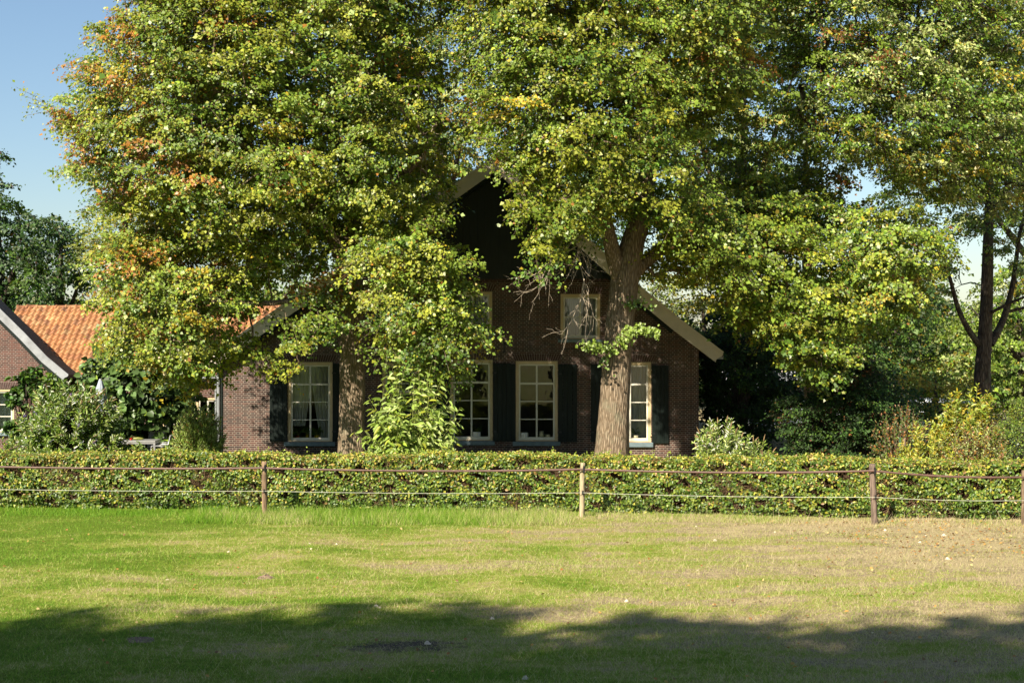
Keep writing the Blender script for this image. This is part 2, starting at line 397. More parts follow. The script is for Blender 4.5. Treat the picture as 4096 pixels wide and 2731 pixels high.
def in_poly(x, y, poly):
    c = np.zeros(len(x), bool); n = len(poly)
    for i in range(n):
        x1, y1 = poly[i]; x2, y2 = poly[(i+1) % n]
        k = ((y1 > y) != (y2 > y)) & (x < (x2-x1)*(y-y1)/(y2-y1+1e-12)+x1); c ^= k
    return c
def edge_dist(x, y, poly):
    d = np.full(len(x), 1e9); n = len(poly)
    for i in range(n):
        x1, y1 = poly[i]; x2, y2 = poly[(i+1) % n]
        dx, dy = x2-x1, y2-y1; t = np.clip(((x-x1)*dx+(y-y1)*dy)/(dx*dx+dy*dy+1e-9), 0, 1)
        d = np.minimum(d, np.hypot(x-x1-t*dx, y-y1-t*dy))
    return d
def lobe_points(rng, poly, Yc, hd, spacing, er=2.2, shell=.5, ymax=None):
    "cluster centres spread through one lobe of a crown: outline at its own distance, rounded in depth"
    pol = [(atO(x, y, Yc)[0], atO(x, y, Yc)[2]) for x, y in poly]
    a = np.array(pol); lo = a.min(0); hi = a.max(0)
    vol = (hi[0]-lo[0])*(hi[1]-lo[1])*2*hd
    n = int(min(60000, vol/spacing**3*7))
    x = rng.uniform(lo[0], hi[0], n); z = rng.uniform(lo[1], hi[1], n); t = rng.uniform(-1, 1, n)
    k = in_poly(x, z, pol); x, z, t = x[k], z[k], t[k]
    ed = edge_dist(x, z, pol); e = np.clip(ed/er, 0, 1)
    half = hd*np.sqrt(1-(1-e)**2)*1.0
    keep = (np.abs(t)*hd <= half)
    inner = np.minimum(e, 1-np.abs(t)*hd/np.maximum(half, .01))
    keep &= ed > .2*(1+np.sin(x*2.7+z*1.1+Yc)*np.sin(z*3.1-x*.8+t*2)*1.6+.5*np.sin(x*6+z*5))
    keep &= ~((inner > .45) & (rng.random(len(x)) > shell))
    P = np.stack([x, Yc+t*hd, z], 1)[keep]
    if ymax is not None: P = P[P[:, 1] < ymax]
    # clumps and hollows inside the crown
    ph = rng.uniform(0, 6.28, 6)
    f = sum(np.sin(P[:, 0]*a+P[:, 1]*b+P[:, 2]*c_+p_) for a, b, c_, p_ in zip((1.3, -.9, .5, 2.3), (.8, 1.5, -1.2, 1.4), (.9, 1.9, 2.6, -1.7), ph))
    P = P[f > (-1.65 if spacing > .6 else -2.0)]
    # poisson thinning with a hash grid
    cell = {}; out = []
    s2 = spacing*spacing
    for p in P:
        g = tuple((p//spacing).astype(int)); ok = True
        for dx in (-1, 0, 1):
            for dy in (-1, 0, 1):
                for dz in (-1, 0, 1):
                    for q in cell.get((g[0]+dx, g[1]+dy, g[2]+dz), ()):
                        d = p-q
                        if d[0]*d[0]+d[1]*d[1]+d[2]*d[2]*1.7 < s2: ok = False; break
                    if not ok: break
                if not ok: break
            if not ok: break
        if ok: cell.setdefault(g, []).append(p); out.append(p)
    return np.array(out)

def seg_tubes(A, B, ra, rb, sides):
    A = np.asarray(A, float); B = np.asarray(B, float); n = len(A)
    d = norm(B-A); ref = np.where(np.abs(d[:, 2:3]) > .9, np.array([[1., 0, 0]]), np.array([[0, 0, 1.]]))
    u = norm(np.cross(d, ref)); v = np.cross(d, u)
    an = np.arange(sides)*2*np.pi/sides
    ring = u[:, None]*np.cos(an)[None, :, None]+v[:, None]*np.sin(an)[None, :, None]
    V = np.concatenate([A[:, None]+ring*np.asarray(ra)[:, None, None], B[:, None]+ring*np.asarray(rb)[:, None, None]], 1).reshape(-1, 3)
    b = np.arange(n)[:, None, None]*2*sides; k = np.arange(sides)[None, :, None]; k2 = (k+1) % sides
    q = np.concatenate([b+k, b+k2, b+k2+sides, b+k+sides], 2).reshape(-1, 4)
    return V, q

def trunk_tube(rng, pts, rad, sides=22, step=.16, rough=.05, flare=0):
    "smooth tapering limb with ridged, uneven cross sections"
    pts = np.array(pts, float); rad = np.array(rad, float)
    L = np.concatenate([[0], np.cumsum(np.linalg.norm(np.diff(pts, axis=0), axis=1))])
    n = max(4, int(L[-1]/step)); t = np.linspace(0, L[-1], n)
    # catmull-ish smoothing
    P = np.stack([np.interp(t, L, pts[:, i]) for i in range(3)], 1); r = np.interp(t, L, rad)
    for _ in range(4):
        P[1:-1] = (P[:-2]+2*P[1:-1]+P[2:])/4; r[1:-1] = (r[:-2]+2*r[1:-1]+r[2:])/4
    ph = rng.uniform(0, 6.28, 8); V = []
    up = np.array([.02, 1., .03]); d0 = None
    for i in range(n):
        d = P[min(i+1, n-1)]-P[max(i-1, 0)]; d = d/np.linalg.norm(d)
        u = np.cross(d, up); u /= np.linalg.norm(u); v = np.cross(d, u)
        a = np.arange(sides)*2*np.pi/sides
        f = 1+rough*(np.sin(3*a+ph[0]+t[i]*.35)+.8*np.sin(5*a+ph[1]-t[i]*.5)+.5*np.sin(8*a+ph[2]+t[i]*.9)+.5*np.sin(2*a+ph[3]+t[i]*1.3))
        f += rough*.6*rng.normal(0, 1, sides)*.5
        if flare:
            fl = math.exp(-t[i]/.55)*flare
            f += fl*(1+.45*np.sin(5*a+ph[4]))
        V.append(P[i]+(u[None]*np.cos(a)[:, None]+v[None]*np.sin(a)[:, None])*(r[i]*f)[:, None])
    V = np.concatenate(V); q = []
    k = np.arange(sides); k2 = (k+1) % sides
    for i in range(n-1): q.append(np.stack([i*sides+k, i*sides+k2, (i+1)*sides+k2, (i+1)*sides+k], 1))
    return V, np.concatenate(q), P, r

def join_parts(parts):
    V = []; Q = []; n = 0
    for v, q in parts: V.append(v); Q.append(q+n); n += len(v)
    return np.concatenate(V), np.concatenate(Q)

def colours(rng, n_c, nl, pal, cvar=.5, lvar=.35, cw=None):
    "palette: list of (weight, colour); each cluster leans to one colour, each leaf strays"
    wts = np.array([p[0] for p in pal], float); wts /= wts.sum(); cols = np.array([p[1] for p in pal])
    ci = rng.choice(len(pal), n_c, p=wts) if cw is None else cw
    li = rng.choice(len(pal), (n_c, nl), p=wts)
    use = rng.random((n_c, nl)) < cvar
    idx = np.where(use, ci[:, None], li)
    C = cols[idx]
    C = C*np.exp(rng.normal(0, lvar, (n_c, nl, 1)))*np.exp(rng.normal(0, .12, (n_c, 1, 1)))
    return np.clip(C, .004, .75).reshape(-1, 3)

def sprays(rng, Cn, axis, nl, Rr, L, pal, droop=.45, upn=.5, outn=.6, jit=.45, cvar=.5, lvar=.3, cw=None, flat=.17, wr=.85, Yfront=.5):
    "for each cluster centre a drooping fan of leafy twigs; returns leaf arrays + twig segments"
    n = len(Cn)
    o = Cn-axis; o[:, 2] *= .35; o[:, 2] = np.clip(o[:, 2], -.5, 2)
    o = norm(o+rng.normal(0, .35*np.linalg.norm(o, axis=1).mean()/3+.3, o.shape)*np.array([1, 1, .3]))
    o[:, 2] = np.clip(o[:, 2], -.15, .35); o = norm(o)
    up = np.array([0, 0, 1.]); sd = norm(np.cross(o, up)); u2 = np.cross(sd, o)
    R_ = rng.uniform(Rr[0], Rr[1], n)
    base = Cn-o*R_[:, None]*.5+u2*R_[:, None]*.12
    nt_ = 7
    ta = np.linspace(-1.25, 1.25, nt_)[None]+rng.normal(0, .12, (n, nt_)); tl = rng.uniform(.65, 1.1, (n, nt_))*np.cos(ta*.55)
    th = rng.normal(0, flat, (n, nt_))
    dr = rng.uniform(droop*.4, droop*1.6, n)
    k = rng.integers(0, nt_, (n, nl)); ii = np.arange(n)[:, None]
    a = ta[ii, k]; ln = tl[ii, k]*R_[:, None]; uu = rng.random((n, nl))**.75
    def pt(a, ln, uu, h, R1, dr1, b, o1, s1, u1):
        d = np.cos(a)[..., None]*o1+np.sin(a)[..., None]*s1
        return b+d*(ln*uu)[..., None]+u1*((h*R1*uu+.25*R1*uu-dr1*R1*uu*uu)[..., None]), d
    p, d = pt(a, ln, uu, th[ii, k], R_[:, None], dr[:, None], base[:, None], o[:, None], sd[:, None], u2[:, None])
    p = p+rng.normal(0, 1, p.shape)*np.array([.065, .065, .065])*R_[:, None, None]**.5
    ax = d*.6-up*(.45)+sd[:, None]*rng.normal(0, .5, (n, nl, 1))+rng.normal(0, .3, p.shape)
    N = up*upn+o[:, None]*outn+np.array([0, -Yfront, 0])+rng.normal(0, jit, p.shape)
    Ls = L*np.exp(rng.normal(0, .3, n*nl)); C = colours(rng, n, nl, pal, cvar, lvar, cw)
    # twigs
    tw = []
    for j in range(0, nt_, 1):
        us = [0, .5, .95]; q = []
        for s in us:
            q.append(pt(ta[:, j], tl[:, j]*R_, np.full(n, s), th[:, j], R_, dr, base, o, sd, u2)[0])
        tw.append((q[0], q[1])); tw.append((q[1], q[2]))
    TA = np.concatenate([x[0] for x in tw]); TB = np.concatenate([x[1] for x in tw])
    return p.reshape(-1, 3), ax.reshape(-1, 3), N.reshape(-1, 3), Ls, Ls*wr, C, base, (TA, TB)

def tree(name, label, lobes, limbs, pal, seed, cat='tree', group=None, nl=150, L=.078, Rr=(.75, 1.15), spacing=.8,
         leafmat='leaf', bark='bark', droop=.45, shape=4, cvar=.5, lvar=.3, twigs=True, flare=.35, recolour=None, extra=None, jit=.4, base_r=.011, wr=.85, sides=22):
    """limbs: list of ([(ox,oy,Y),...], [radii]) ; the first is the trunk from the ground.
    lobes: list of (outline, Yc, half depth, shell[, spacing])"""
    rng = np.random.default_rng(seed)
    lim = [([atO(*p) for p in pts], r) for pts, r in limbs]
    lim[0][0][0][2] = -.1
    root = empty(name, (lim[0][0][0][0], lim[0][0][0][1], 0), label, cat, group)
    off = np.array(root.location)
    parts = []; nodes = []; nrad = []; nlen = []
    for i, (pts, r) in enumerate(lim):
        V, q, P, rr = trunk_tube(rng, pts, r, sides if i == 0 else 12, .16 if i == 0 else .25, .035, flare if i == 0 else 0)
        parts.append((V, q))
        z0 = 2.2 if i == 0 else -9
        st = max(1, len(P)//40)
        for pp, r1 in list(zip(P, rr))[::st]:
            if pp[2] > z0: nodes.append(pp); nrad.append(r1); nlen.append(0)
    Cs = []
    for lb in lobes:
        poly, Yc, hd, shell = lb[:4]
        c = lobe_points(rng, poly, Yc, hd, lb[4] if len(lb) > 4 else spacing, min(2.2, hd*.8), shell, lb[5] if len(lb) > 5 else None)
        if len(c): Cs.append(c)
    Cn = np.concatenate(Cs)
    axis = np.array(nodes)
    # outward direction measured from the nearest part of the woody frame
    D = ((Cn[:, None, :2]-axis[None, :, :2])**2).sum(2)+.3*(Cn[:, None, 2]-axis[None, :, 2])**2
    ax0 = axis[D.argmin(1)]
    cw = recolour(Cn, rng) if recolour else None
    P, AX, N, Ls, Ws, C, base, (TA, TB) = sprays(rng, Cn, ax0, nl, Rr, L, pal, droop, cvar=cvar, lvar=lvar, cw=cw, jit=jit, wr=wr)
    crown = link('crown', leaf_mesh('crown', P-off, AX, N, Ls, Ws, C, shape), M[leafmat], root)
    # branches: each cluster is tied to the nearest wood already there
    nodes = list(nodes); par = [-1]*len(nodes); cnt = [0]*len(nodes); arr = np.zeros((len(nodes)+len(base)*4, 3)); arr[:len(nodes)] = nodes
    ln = np.zeros(len(arr)); m = len(nodes); m0 = m
    order = np.argsort(((base-ax0)**2).sum(1))
    for bi in order:
        b = base[bi]
        d = arr[:m]-b; dist = np.sqrt((d*d).sum(1)); cost = dist+.22*ln[:m]+np.maximum(0, d[:, 2]-.2)*1.2
        j = int(cost.argmin()); a = arr[j]; dd = dist[j]
        sag = np.array([0, 0, dd*.10])
        prev = j
        for s in (.33, .66, 1.0):
            p = a+(b-a)*s+sag*math.sin(s*math.pi)+(rng.normal(0, .05*dd+.01, 3) if s < 1 else 0)
            arr[m] = p; ln[m] = ln[j]+dd*s; par.append(prev); cnt.append(0); prev = m; m += 1
        k = prev
        while k >= m0: cnt[k] += 1; k = par[k]
    pa = np.array(par[m0:m]); A = arr[pa]; B = arr[m0:m]; c = np.array(cnt[m0:m], float)
    r = base_r*np.maximum(c, 1)**.5
    V, q = seg_tubes(A, B, r*1.08, r, 6); parts.append((V, q))
    if twigs:
        V, q = seg_tubes(TA, TB, np.full(len(TA), .0065), np.full(len(TA), .004), 3); parts.append((V, q))
    V, q = join_parts(parts)
    link('trunk', mesh_arrays('trunk', V-off, q), M[bark], root, True)
    return root

# ------------------------------------------------------------------ ground
rng = np.random.default_rng(5)
def ground_z(x, y):
    x = np.asarray(x, float); y = np.asarray(y, float)
    m = np.clip((31-y)/6, 0, 1)
    return m*(.035*np.sin(x*.7+1)*np.sin(y*.9)+.02*np.sin(x*1.9+y*.6)+.02*np.sin(y*2.3-x*.4))
xs = np.concatenate([np.linspace(-900, -45, 8), np.arange(-40, -13, 3.), np.arange(-12, 12.01, .2), np.arange(15, 42, 3.), np.linspace(45, 900, 8)])
ys = np.concatenate([np.linspace(-300, -12, 6), np.arange(-8, 12, 2.), np.arange(12, 32.01, .2), np.arange(34, 60, 3.), np.linspace(65, 1200, 8)])
X, Y = np.meshgrid(xs, ys); V = np.stack([X.ravel(), Y.ravel(), ground_z(X, Y).ravel()], 1)
nx = len(xs); a = (np.arange(len(ys)-1)[:, None]*nx+np.arange(nx-1)[None]).ravel()
gr = link('ground', mesh_arrays('ground', V, np.stack([a, a+1, a+1+nx, a+nx], 1)), mat_soil(), None, True)
gr['kind'] = 'structure'; gr['label'] = 'patchy lawn of the field, green and straw coloured'
# grass blades
def blades(n, xf, yf, h0, h1, wd=.008, lean=.5):
    y = yf(n); x = xf(n, y); z = ground_z(x, y)
    an = rng.uniform(0, 2*np.pi, n); h = rng.uniform(h0, h1, n)*np.exp(rng.normal(0, .25, n))
    ax = np.stack([np.cos(an), np.sin(an), np.zeros(n)], 1)
    ln = rng.normal(0, lean, (n, 2))*h[:, None]
    bare = ((x+1.25)*.55)**2+(y-17.2)**2 < rng.uniform(.02, .42, n)
    dirt = (x > 7.5) & (rng.random(n) < .35)
    h = np.where(bare | dirt, h*.3, h)
    P = np.stack([x, y, z-.004], 1); T = P+np.stack([ln[:, 0], ln[:, 1], h], 1)
    V = np.stack([P-ax*wd/2, P+ax*wd/2, T], 1).reshape(-1, 3)
    v = np.repeat(rng.random(n), 3); return V, np.stack([v, v, v], 1)
def fence_y(x): return np.interp(x, [-15, -5.27, -2, 1.46, 4.5, 7.37, 10.3, 13.5], [31.0, 30.31, 30.18, 29.96, 29.5, 28.85, 28.62, 28.4])
def yA(n): # even density on screen rather than on the ground
    u = rng.random(n); return 14.2*(30.9/14.2)**u
def xA(n, y): return rng.uniform(-1, 1, n)*(.375*y+.7)
G = [blades(330000, xA, yA, .02, .045, .007, .7)]
G.append(blades(26000, xA, yA, .05, .10, .007, .8))
def tuft(n, x0, x1, d0, d1, h0, h1):
    x = rng.uniform(x0, x1, n); 
    return blades(n, lambda k, y: x, lambda k: fence_y(x)+rng.uniform(d0, d1, n), h0, h1, .008, .45)
G.append(tuft(26000, -13, 12, -.5, .75, .04, .10))
G.append(tuft(22000, -6.8, 1.2, -1.5, .75, .08, .19))
G.append(tuft(900, -13, 12, -.2, .6, .14, .38))
G.append(blades(500, xA, yA, .12, .32, .006, .35))
V = np.concatenate([g[0] for g in G]); C = np.concatenate([g[1] for g in G])
g = link('grass', mesh_arrays('grass', V, None, np.arange(len(V)).reshape(-1, 3), C), mat_grass())
tag(g, 'short green and straw coloured grass of the mown field', 'grass', kind='stuff')
# fallen leaves
n = 1100; u = rng.random(n); y = 14.5*(29.5/14.5)**u; x = np.where(rng.random(n) < .6, rng.normal(8.5, 2.2, n), rng.uniform(-11, 11, n))
y = np.where(x > 6, np.clip(rng.normal(26.5, 1.6, n), 20, 29), y)
P = np.stack([x, y, ground_z(x, y)+.03], 1); an = rng.uniform(0, 6.28, n)
AX = np.stack([np.cos(an), np.sin(an), rng.normal(.15, .3, n)], 1); N = np.array([0, -.1, 1.])+rng.normal(0, .45, (n, 3))
pc = np.array([(.42, .25, .07), (.35, .16, .05), (.5, .38, .16), (.2, .11, .05), (.62, .55, .42)])[rng.choice(5, n, p=[.38, .25, .18, .17, .02])]
fl = link('fallen_leaves', leaf_mesh('fallen_leaves', P, AX, N, rng.uniform(.035, .07, n), rng.uniform(.03, .05, n), pc, 6), M['leaf_far'])
tag(fl, 'yellow and brown leaves scattered over the grass', 'fallen leaves', kind='stuff')

def clod(name, px, py, r, h, mat, label, cat, group=None, seed=0):
    Y = FP*CAMH/(py-1365.5); p = atP(px, py, Y); rg = np.random.default_rng(seed)
    mb = MB(); k = 14; rings = [(0, h), (.3, h*.95), (.62, h*.6), (.88, h*.2), (1, -.03)]
    vs = []; fs = []
    for q, (rr, z) in enumerate(rings):
        for i in range(k):
            a = 6.283*i/k; e = 1+rg.normal(0, .17)
            vs.append((p[0]+rr*r*e*math.cos(a), p[1]+rr*r*e*.8*math.sin(a), ground_z(p[0], p[1])+z*(1+rg.normal(0, .15))))
    for q in range(len(rings)-1):
        for i in range(k): fs.append((q*k+i, (q+1)*k+i, (q+1)*k+(i+1) % k, q*k+(i+1) % k))
    mb.add(vs, fs); o = mb.build(name, mat, None, False); return tag(o, label, cat, group)
M['dirt'] = mat_simple('molehill_soil', (.17, .125, .085), .98, .6, 30, spec=.1)
M['chalk'] = mat_simple('pale_mushroom', (.5, .43, .33), .9, .3, 30)
clod('molehill', 1062, 2305, .16, .06, M['dirt'], 'small dark molehill in the sunlit left half of the lawn', 'molehill', seed=1)
clod('molehill', 560, 2560, .2, .035, M['dirt'], 'low dark molehill in the shaded left part of the lawn', 'molehill', seed=2)
ML = ["beside a twin left of the left fence post's foot", 'below the left fence post, left of a close pair', 'below and right of the left fence post', 'between the middle and right posts near the hedge', "just right of the dark leaning post's foot", 'large, right of the dark leaning post', 'large, lowest of those in the right corner of the sunlit lawn', 'small, between the dark leaning post and the right edge', 'on the shadow edge below the middle post', 'larger of the touching pair on the shadow edge', 'smaller of the touching pair on the shadow edge', 'in the shade just below the shadow edge, centre', 'beside the bare soil patch in the shade', 'at the very bottom edge of the lawn', 'near the hedge foot, nearest to the right half of the tape', 'right of centre on the straw coloured grass near the hedge']
for i, (px, py, r) in enumerate([(915, 2208, .05), (1238, 2180, .04), (1345, 2180, .05), (2860, 2165, .07), (3541, 2118, .06), (3775, 2143, .08), (3790, 2240, .08), (3680, 2168, .05),
                                 (2506, 2408, .06), (1505, 2440, .06), (1520, 2444, .04), (1968, 2463, .06), (1710, 2585, .07), (2100, 2718, .07), (2785, 2105, .045), (3100, 2130, .045)]):
    clod('mushroom', px, py, r*.6, r*.5, M['chalk'], 'pale mushroom '+ML[i], 'mushroom', 'pale mushrooms dotted over the lawn', seed=10+i)

# ------------------------------------------------------------------ farmhouse
YH = 43.8; SH = FP/YH
def XH(px): return (px-2048)/SH
def ZH(py): return CAMH-(py-1365.5)/SH
house = empty('farmhouse', (XH(1844), YH, 0), 'dark brick farmhouse with tall gable, pale verge boards and green shutters behind two lindens', 'farmhouse')
verge = [(830, 1436), (893, 1388), (957, 1348), (1176, 1196), (1340, 1091), (1560, 937), (1792, 766), (1986, 628), (2120, 752), (2282, 897), (2414, 1018), (2552, 1146), (2720, 1284), (2886, 1410)]
vx = [XH(p[0]) for p in verge]; vz = [ZH(p[1]) for p in verge]
def roofz(x): return float(np.interp(x, vx, vz))
ZC = ZH(1114)   # top of brickwork in the gable
xL, xR = XH(893), XH(2795)
def gable_poly(z0, z1, drop, n=24):
    "part of the gable between heights z0 and z1, kept `drop` below the roof line"
    xs_ = [x for x in np.linspace(xL, xR, 160) if roofz(x)-drop > z0]
    top = [(x, min(z1, roofz(x)-drop)) for x in xs_]
    top = [p for i, p in enumerate(top) if i in (0, len(top)-1) or not (abs(top[i-1][1]-p[1]) < 1e-6 and abs(top[i+1][1]-p[1]) < 1e-6)]
    if z0 <= 0.01: return [(xL, z0), (xR, z0)]+top[::-1]
    return [(xs_[0], z0), (xs_[-1], z0)]+top[::-1]
WIN = [ # x0,x1,top,bottom (P px), rows, cols, curtain, sill x0,x1,y0,y1
    (1151, 1330, 1448, 1766, 4, 2, 'drape', 1138, 1341, 1767, 1783, 'tall eight pane window with drawn back net curtains'),
    (1801, 1971, 1439, 1762, 4, 2, None, 1789, 1979, 1763, 1779, 'tall eight pane window partly behind the pale shrub'),
    (2063, 2231, 1444, 1764, 4, 2, None, 2051, 2241, 1765, 1782, 'tall eight pane window with white pots on its ledge'),
    (2437, 2605, 1448, 1768, 4, 2, 'full', 2425, 2612, 1769, 1787, 'tall eight pane window behind the linden trunk'),
    (1812, 1969, 1167, 1344, 2, 2, 'full', 1802, 1978, 1346, 1358, 'small upper window on the left'),
    (2242, 2401, 1176, 1356, 2, 2, 'full', 2232, 2410, 1357, 1370, 'small upper window with net curtain on the right')]
DOOR = (1529, 1665, 1450, 1800)
holes = [[(XH(a), ZH(d)), (XH(a), ZH(c)), (XH(b), ZH(c)), (XH(b), ZH(d))] for a, b, c, d, *_ in WIN]
dx0, dx1, dz1 = XH(DOOR[0]), XH(DOOR[1]), ZH(DOOR[2])
holes.append([(dx0, .12), (dx0, dz1), (dx1, dz1), (dx1, .12)])
mb = MB(); mb.prism(gable_poly(0, ZC, .30), YH, YH+.32, holes); mb.build('brick_gable', M['brick'], house)
# vertical boards above the brickwork
gp = gable_poly(ZC+.002, 99, .28)
mb = MB(); x = gp[0][0]; rg = np.random.default_rng(3); x1 = gp[1][0]
while x < x1:
    wv = rg.uniform(.17, .24); a, b = x, min(x1, x+wv)
    pts = [(a, ZC-.03), (b-.006, ZC-.03), (b-.006, max(ZC, roofz(b-.006)-.28))]
    if a < XH(1986) < b: pts.append((XH(1986), roofz(XH(1986))-.28))
    pts.append((a, max(ZC, roofz(a)-.28)))
    y0 = YH-.03-rg.uniform(0, .014)
    mb.prism(pts, y0, YH+.05); x = b
mb.prism(gable_poly(ZC+.002, 99, .26), YH+.06, YH+.12)
mb.build('gable_boarding', M['green2'], house)
# corbelled brick course under the boards
mb = MB(); x = gp[0][0]+.1
while x < gp[1][0]-.1:
    mb.box(x, x+.10, YH-.045, YH-.002, ZC-.075, ZC-.012); x += .125
mb.build('brick_cornice', M['brick_plain'], house)
# rear, side walls, room box
for s, xx in ((-1, xL), (1, xR)):
    zt = roofz(xx)-.32; mb = MB()
    mb.box(xx if s < 0 else xx-.3, xx+.3 if s < 0 else xx, YH+.322, YH+20, 0, zt); mb.build('side_wall', M['brick'], house)
mb = MB(); mb.prism(gable_poly(0, 99, .35), YH+20, YH+20.3); mb.build('rear_wall', M['brick'], house)
mb = MB()
mb.box(xL+.35, xR-.35, YH+4.2, YH+4.3, 0, 2.95); mb.box(XH(1500), XH(2330), YH+4.2, YH+4.3, 3.05, 5.42)
mb.box(xL+.35, xR-.35, YH+.34, YH+4.2, .05, .1); mb.box(XH(1150), XH(2600), YH+.34, YH+4.2, 2.95, 3.05); mb.box(XH(1500), XH(2330), YH+.34, YH+4.2, 5.42, 5.5)
for px in (1440, 1730, 2020, 2330): mb.box(XH(px), XH(px)+.1, YH+.34, YH+4.2, .1, 2.95)
mb.build('interior', M['plaster'], house)
# roof
def roof_slab(top, y0, y1, th, drop=0):
    mb = MB(); pts = [(a, b-drop) for a, b in top]+[(a, b-th-drop) for a, b in reversed(top)]
    return mb.prism(pts, y0, y1)
pts = list(zip(vx, vz))
roof_slab(pts, YH-.30, YH+20.6, .12, .02).build('roof', mat_simple('dark_clay_tiles', (.16,.085,.055), .8, .4, 6, sc=(1,6,6)), house)
def strip(pts, off0, off1, y0, y1, name, mat, parent, ogee=0, label=None):
    "board following the roof line, measured perpendicular to it, one part for each side"
    ap = max(range(len(pts)), key=lambda i: pts[i][1])
    for side in (pts[:ap+1], pts[ap:]):
        up = []; lo = []
        for i, p in enumerate(side):
            a = side[max(0, i-1)]; b = side[min(len(side)-1, i+1)]
            dx, dz = b[0]-a[0], b[1]-a[1]; l = math.hypot(dx, dz); nx_, nz_ = dz/l, -dx/l
            if (side is not None) and nz_ > 0: nx_, nz_ = -nx_, -nz_
            if i == (len(side)-1 if side[0] == pts[0] else 0): nx_, nz_ = 0, -1/ max(.6, abs(dx/l)); 
            up.append((p[0]+nx_*off0, p[1]+nz_*off0)); lo.append((p[0]+nx_*off1, p[1]+nz_*off1))
        right = side[0] != pts[0]
        if ogee:
            e_u, e_l = (up[-1], lo[-1]) if right else (up[0], lo[0])
            s = 1 if right else -1
            cur = []
            for t in np.linspace(0, 1, 9)[1:-1]:
                bx = e_u[0]+(e_l[0]-e_u[0])*t; bz = e_u[1]+(e_l[1]-e_u[1])*t
                k = ogee*math.sin(t*2*math.pi)*.9
                cur.append((bx+s*k*.7, bz-k*.3))
            poly = (up+cur+lo[::-1]) if right else (lo[::-1]+cur[::-1]+up)
        else: poly = up+lo[::-1]
        mb = MB(); mb.prism(poly[::-1], y0, y1)
        o = mb.build(name, mat, parent)
strip(pts, 0, .37, YH-.345, YH-.302, 'verge_board', M['verge'], house, .055)
strip(pts, -.03, .035, YH-.375, YH-.346, 'verge_trim', M['verge'], house)
strip(pts[1:-1], .20, .47, YH-.30, YH-.003, 'soffit_board', M['green'], house)

def window(parent, x0, x1, z0, z1, yf, rows, cols, curtain, label=None, sill=None, deep=.05, top_h=None, frame='cream', ft=.09):
    mb = MB(); y0, y1 = yf+deep-.03, yf+deep+.07
    mb.box(x0, x0+ft, y0, y1, z0, z1); mb.box(x1-ft, x1, y0, y1, z0, z1); mb.box(x0+ft, x1-ft, y0, y1, z1-ft, z1); mb.box(x0+ft, x1-ft, y0, y1, z0, z0+.03)
    f = mb.build('window', M[frame], parent, bevel=.006)
    if label: f['label'] = label
    a, b, c, d = x0+ft+.002, x1-ft-.002, z0+.032, z1-ft-.002
    ys0, ys1 = yf+deep+.005, yf+deep+.045; st = .05
    mb = MB(); mb.box(a, a+st, ys0, ys1, c, d); mb.box(b-st, b, ys0, ys1, c, d); mb.box(a+st, b-st, ys0, ys1, d-st, d); mb.box(a+st, b-st, ys0, ys1, c, c+.09)
    iw0, iw1, iz0, iz1 = a+st, b-st, c+.09, d-st
    for i in range(1, cols):
        xm = iw0+(iw1-iw0)*i/cols; mb.box(xm-.026, xm+.026, ys0-.008, ys1-.004, iz0, iz1)
    for j in range(1, rows):
        zm = iz0+(iz1-iz0)*j/rows; h = .03 if (rows == 4 and j == 3) else .014
        for i in range(cols):
            xa = iw0+(iw1-iw0)*i/cols+(.026 if i else 0); xb = iw0+(iw1-iw0)*(i+1)/cols-(.026 if i < cols-1 else 0)
            mb.box(xa, xb, ys0+(0 if h < .02 else -.012), ys1-.006, zm-h, zm+h)
    mb.build('sash', M['white'], f, bevel=.004)
    mb = MB(); mb.add([(iw0, ys0+.025, iz0), (iw1, ys0+.025, iz0), (iw1, ys0+.025, iz1), (iw0, ys0+.025, iz1)], [(0, 1, 2, 3)])
    mb.build('pane', M['glass'], f)
    if sill:
        s0, s1, t0, t1 = sill; mb = MB(); mb.box(s0, s1, yf-.10, yf+deep-.031, t1, t0); mb.build('sill', M['sill'], f, bevel=.01)
    if curtain:
        yc = yf+.24
        def cloth(xa, xb, za, zb, gather=None, k=0):
            n = int(max(10, (xb-xa)*90)); m = 14; vs = []; fs = []
            for j in range(m+1):
                v = j/m
                for i in range(n+1):
                    u = i/n; x = xa+(xb-xa)*u
                    if gather is not None:
                        g_ = gather*(1-v)**1.5; x = x+(k-x)*g_
                    vs.append((x, yc+.03*math.sin(u*n*.55)+.012*math.sin(u*n*.21+v*2), za+(zb-za)*v))
            for j in range(m):
                for i in range(n): q = j*(n+1)+i; fs.append((q, q+1, q+n+2, q+n+1))
            mb = MB(); mb.add(vs, fs); return mb.build('curtain', M['curtain'], f, True)
        if curtain == 'full':
            xm = (iw0+iw1)/2
            cloth(iw0-.05, xm-.03, iz0-.05, iz1+.05); cloth(xm+.01, iw1+.05, iz0-.05, iz1+.05)
        else:
            xm = (iw0+iw1)/2
            cloth(iw0-.05, xm+.02, iz0+.35, iz1+.05, .35, iw0); cloth(xm, iw1+.05, iz0-.05, iz1+.05, .5, iw1)
    return f
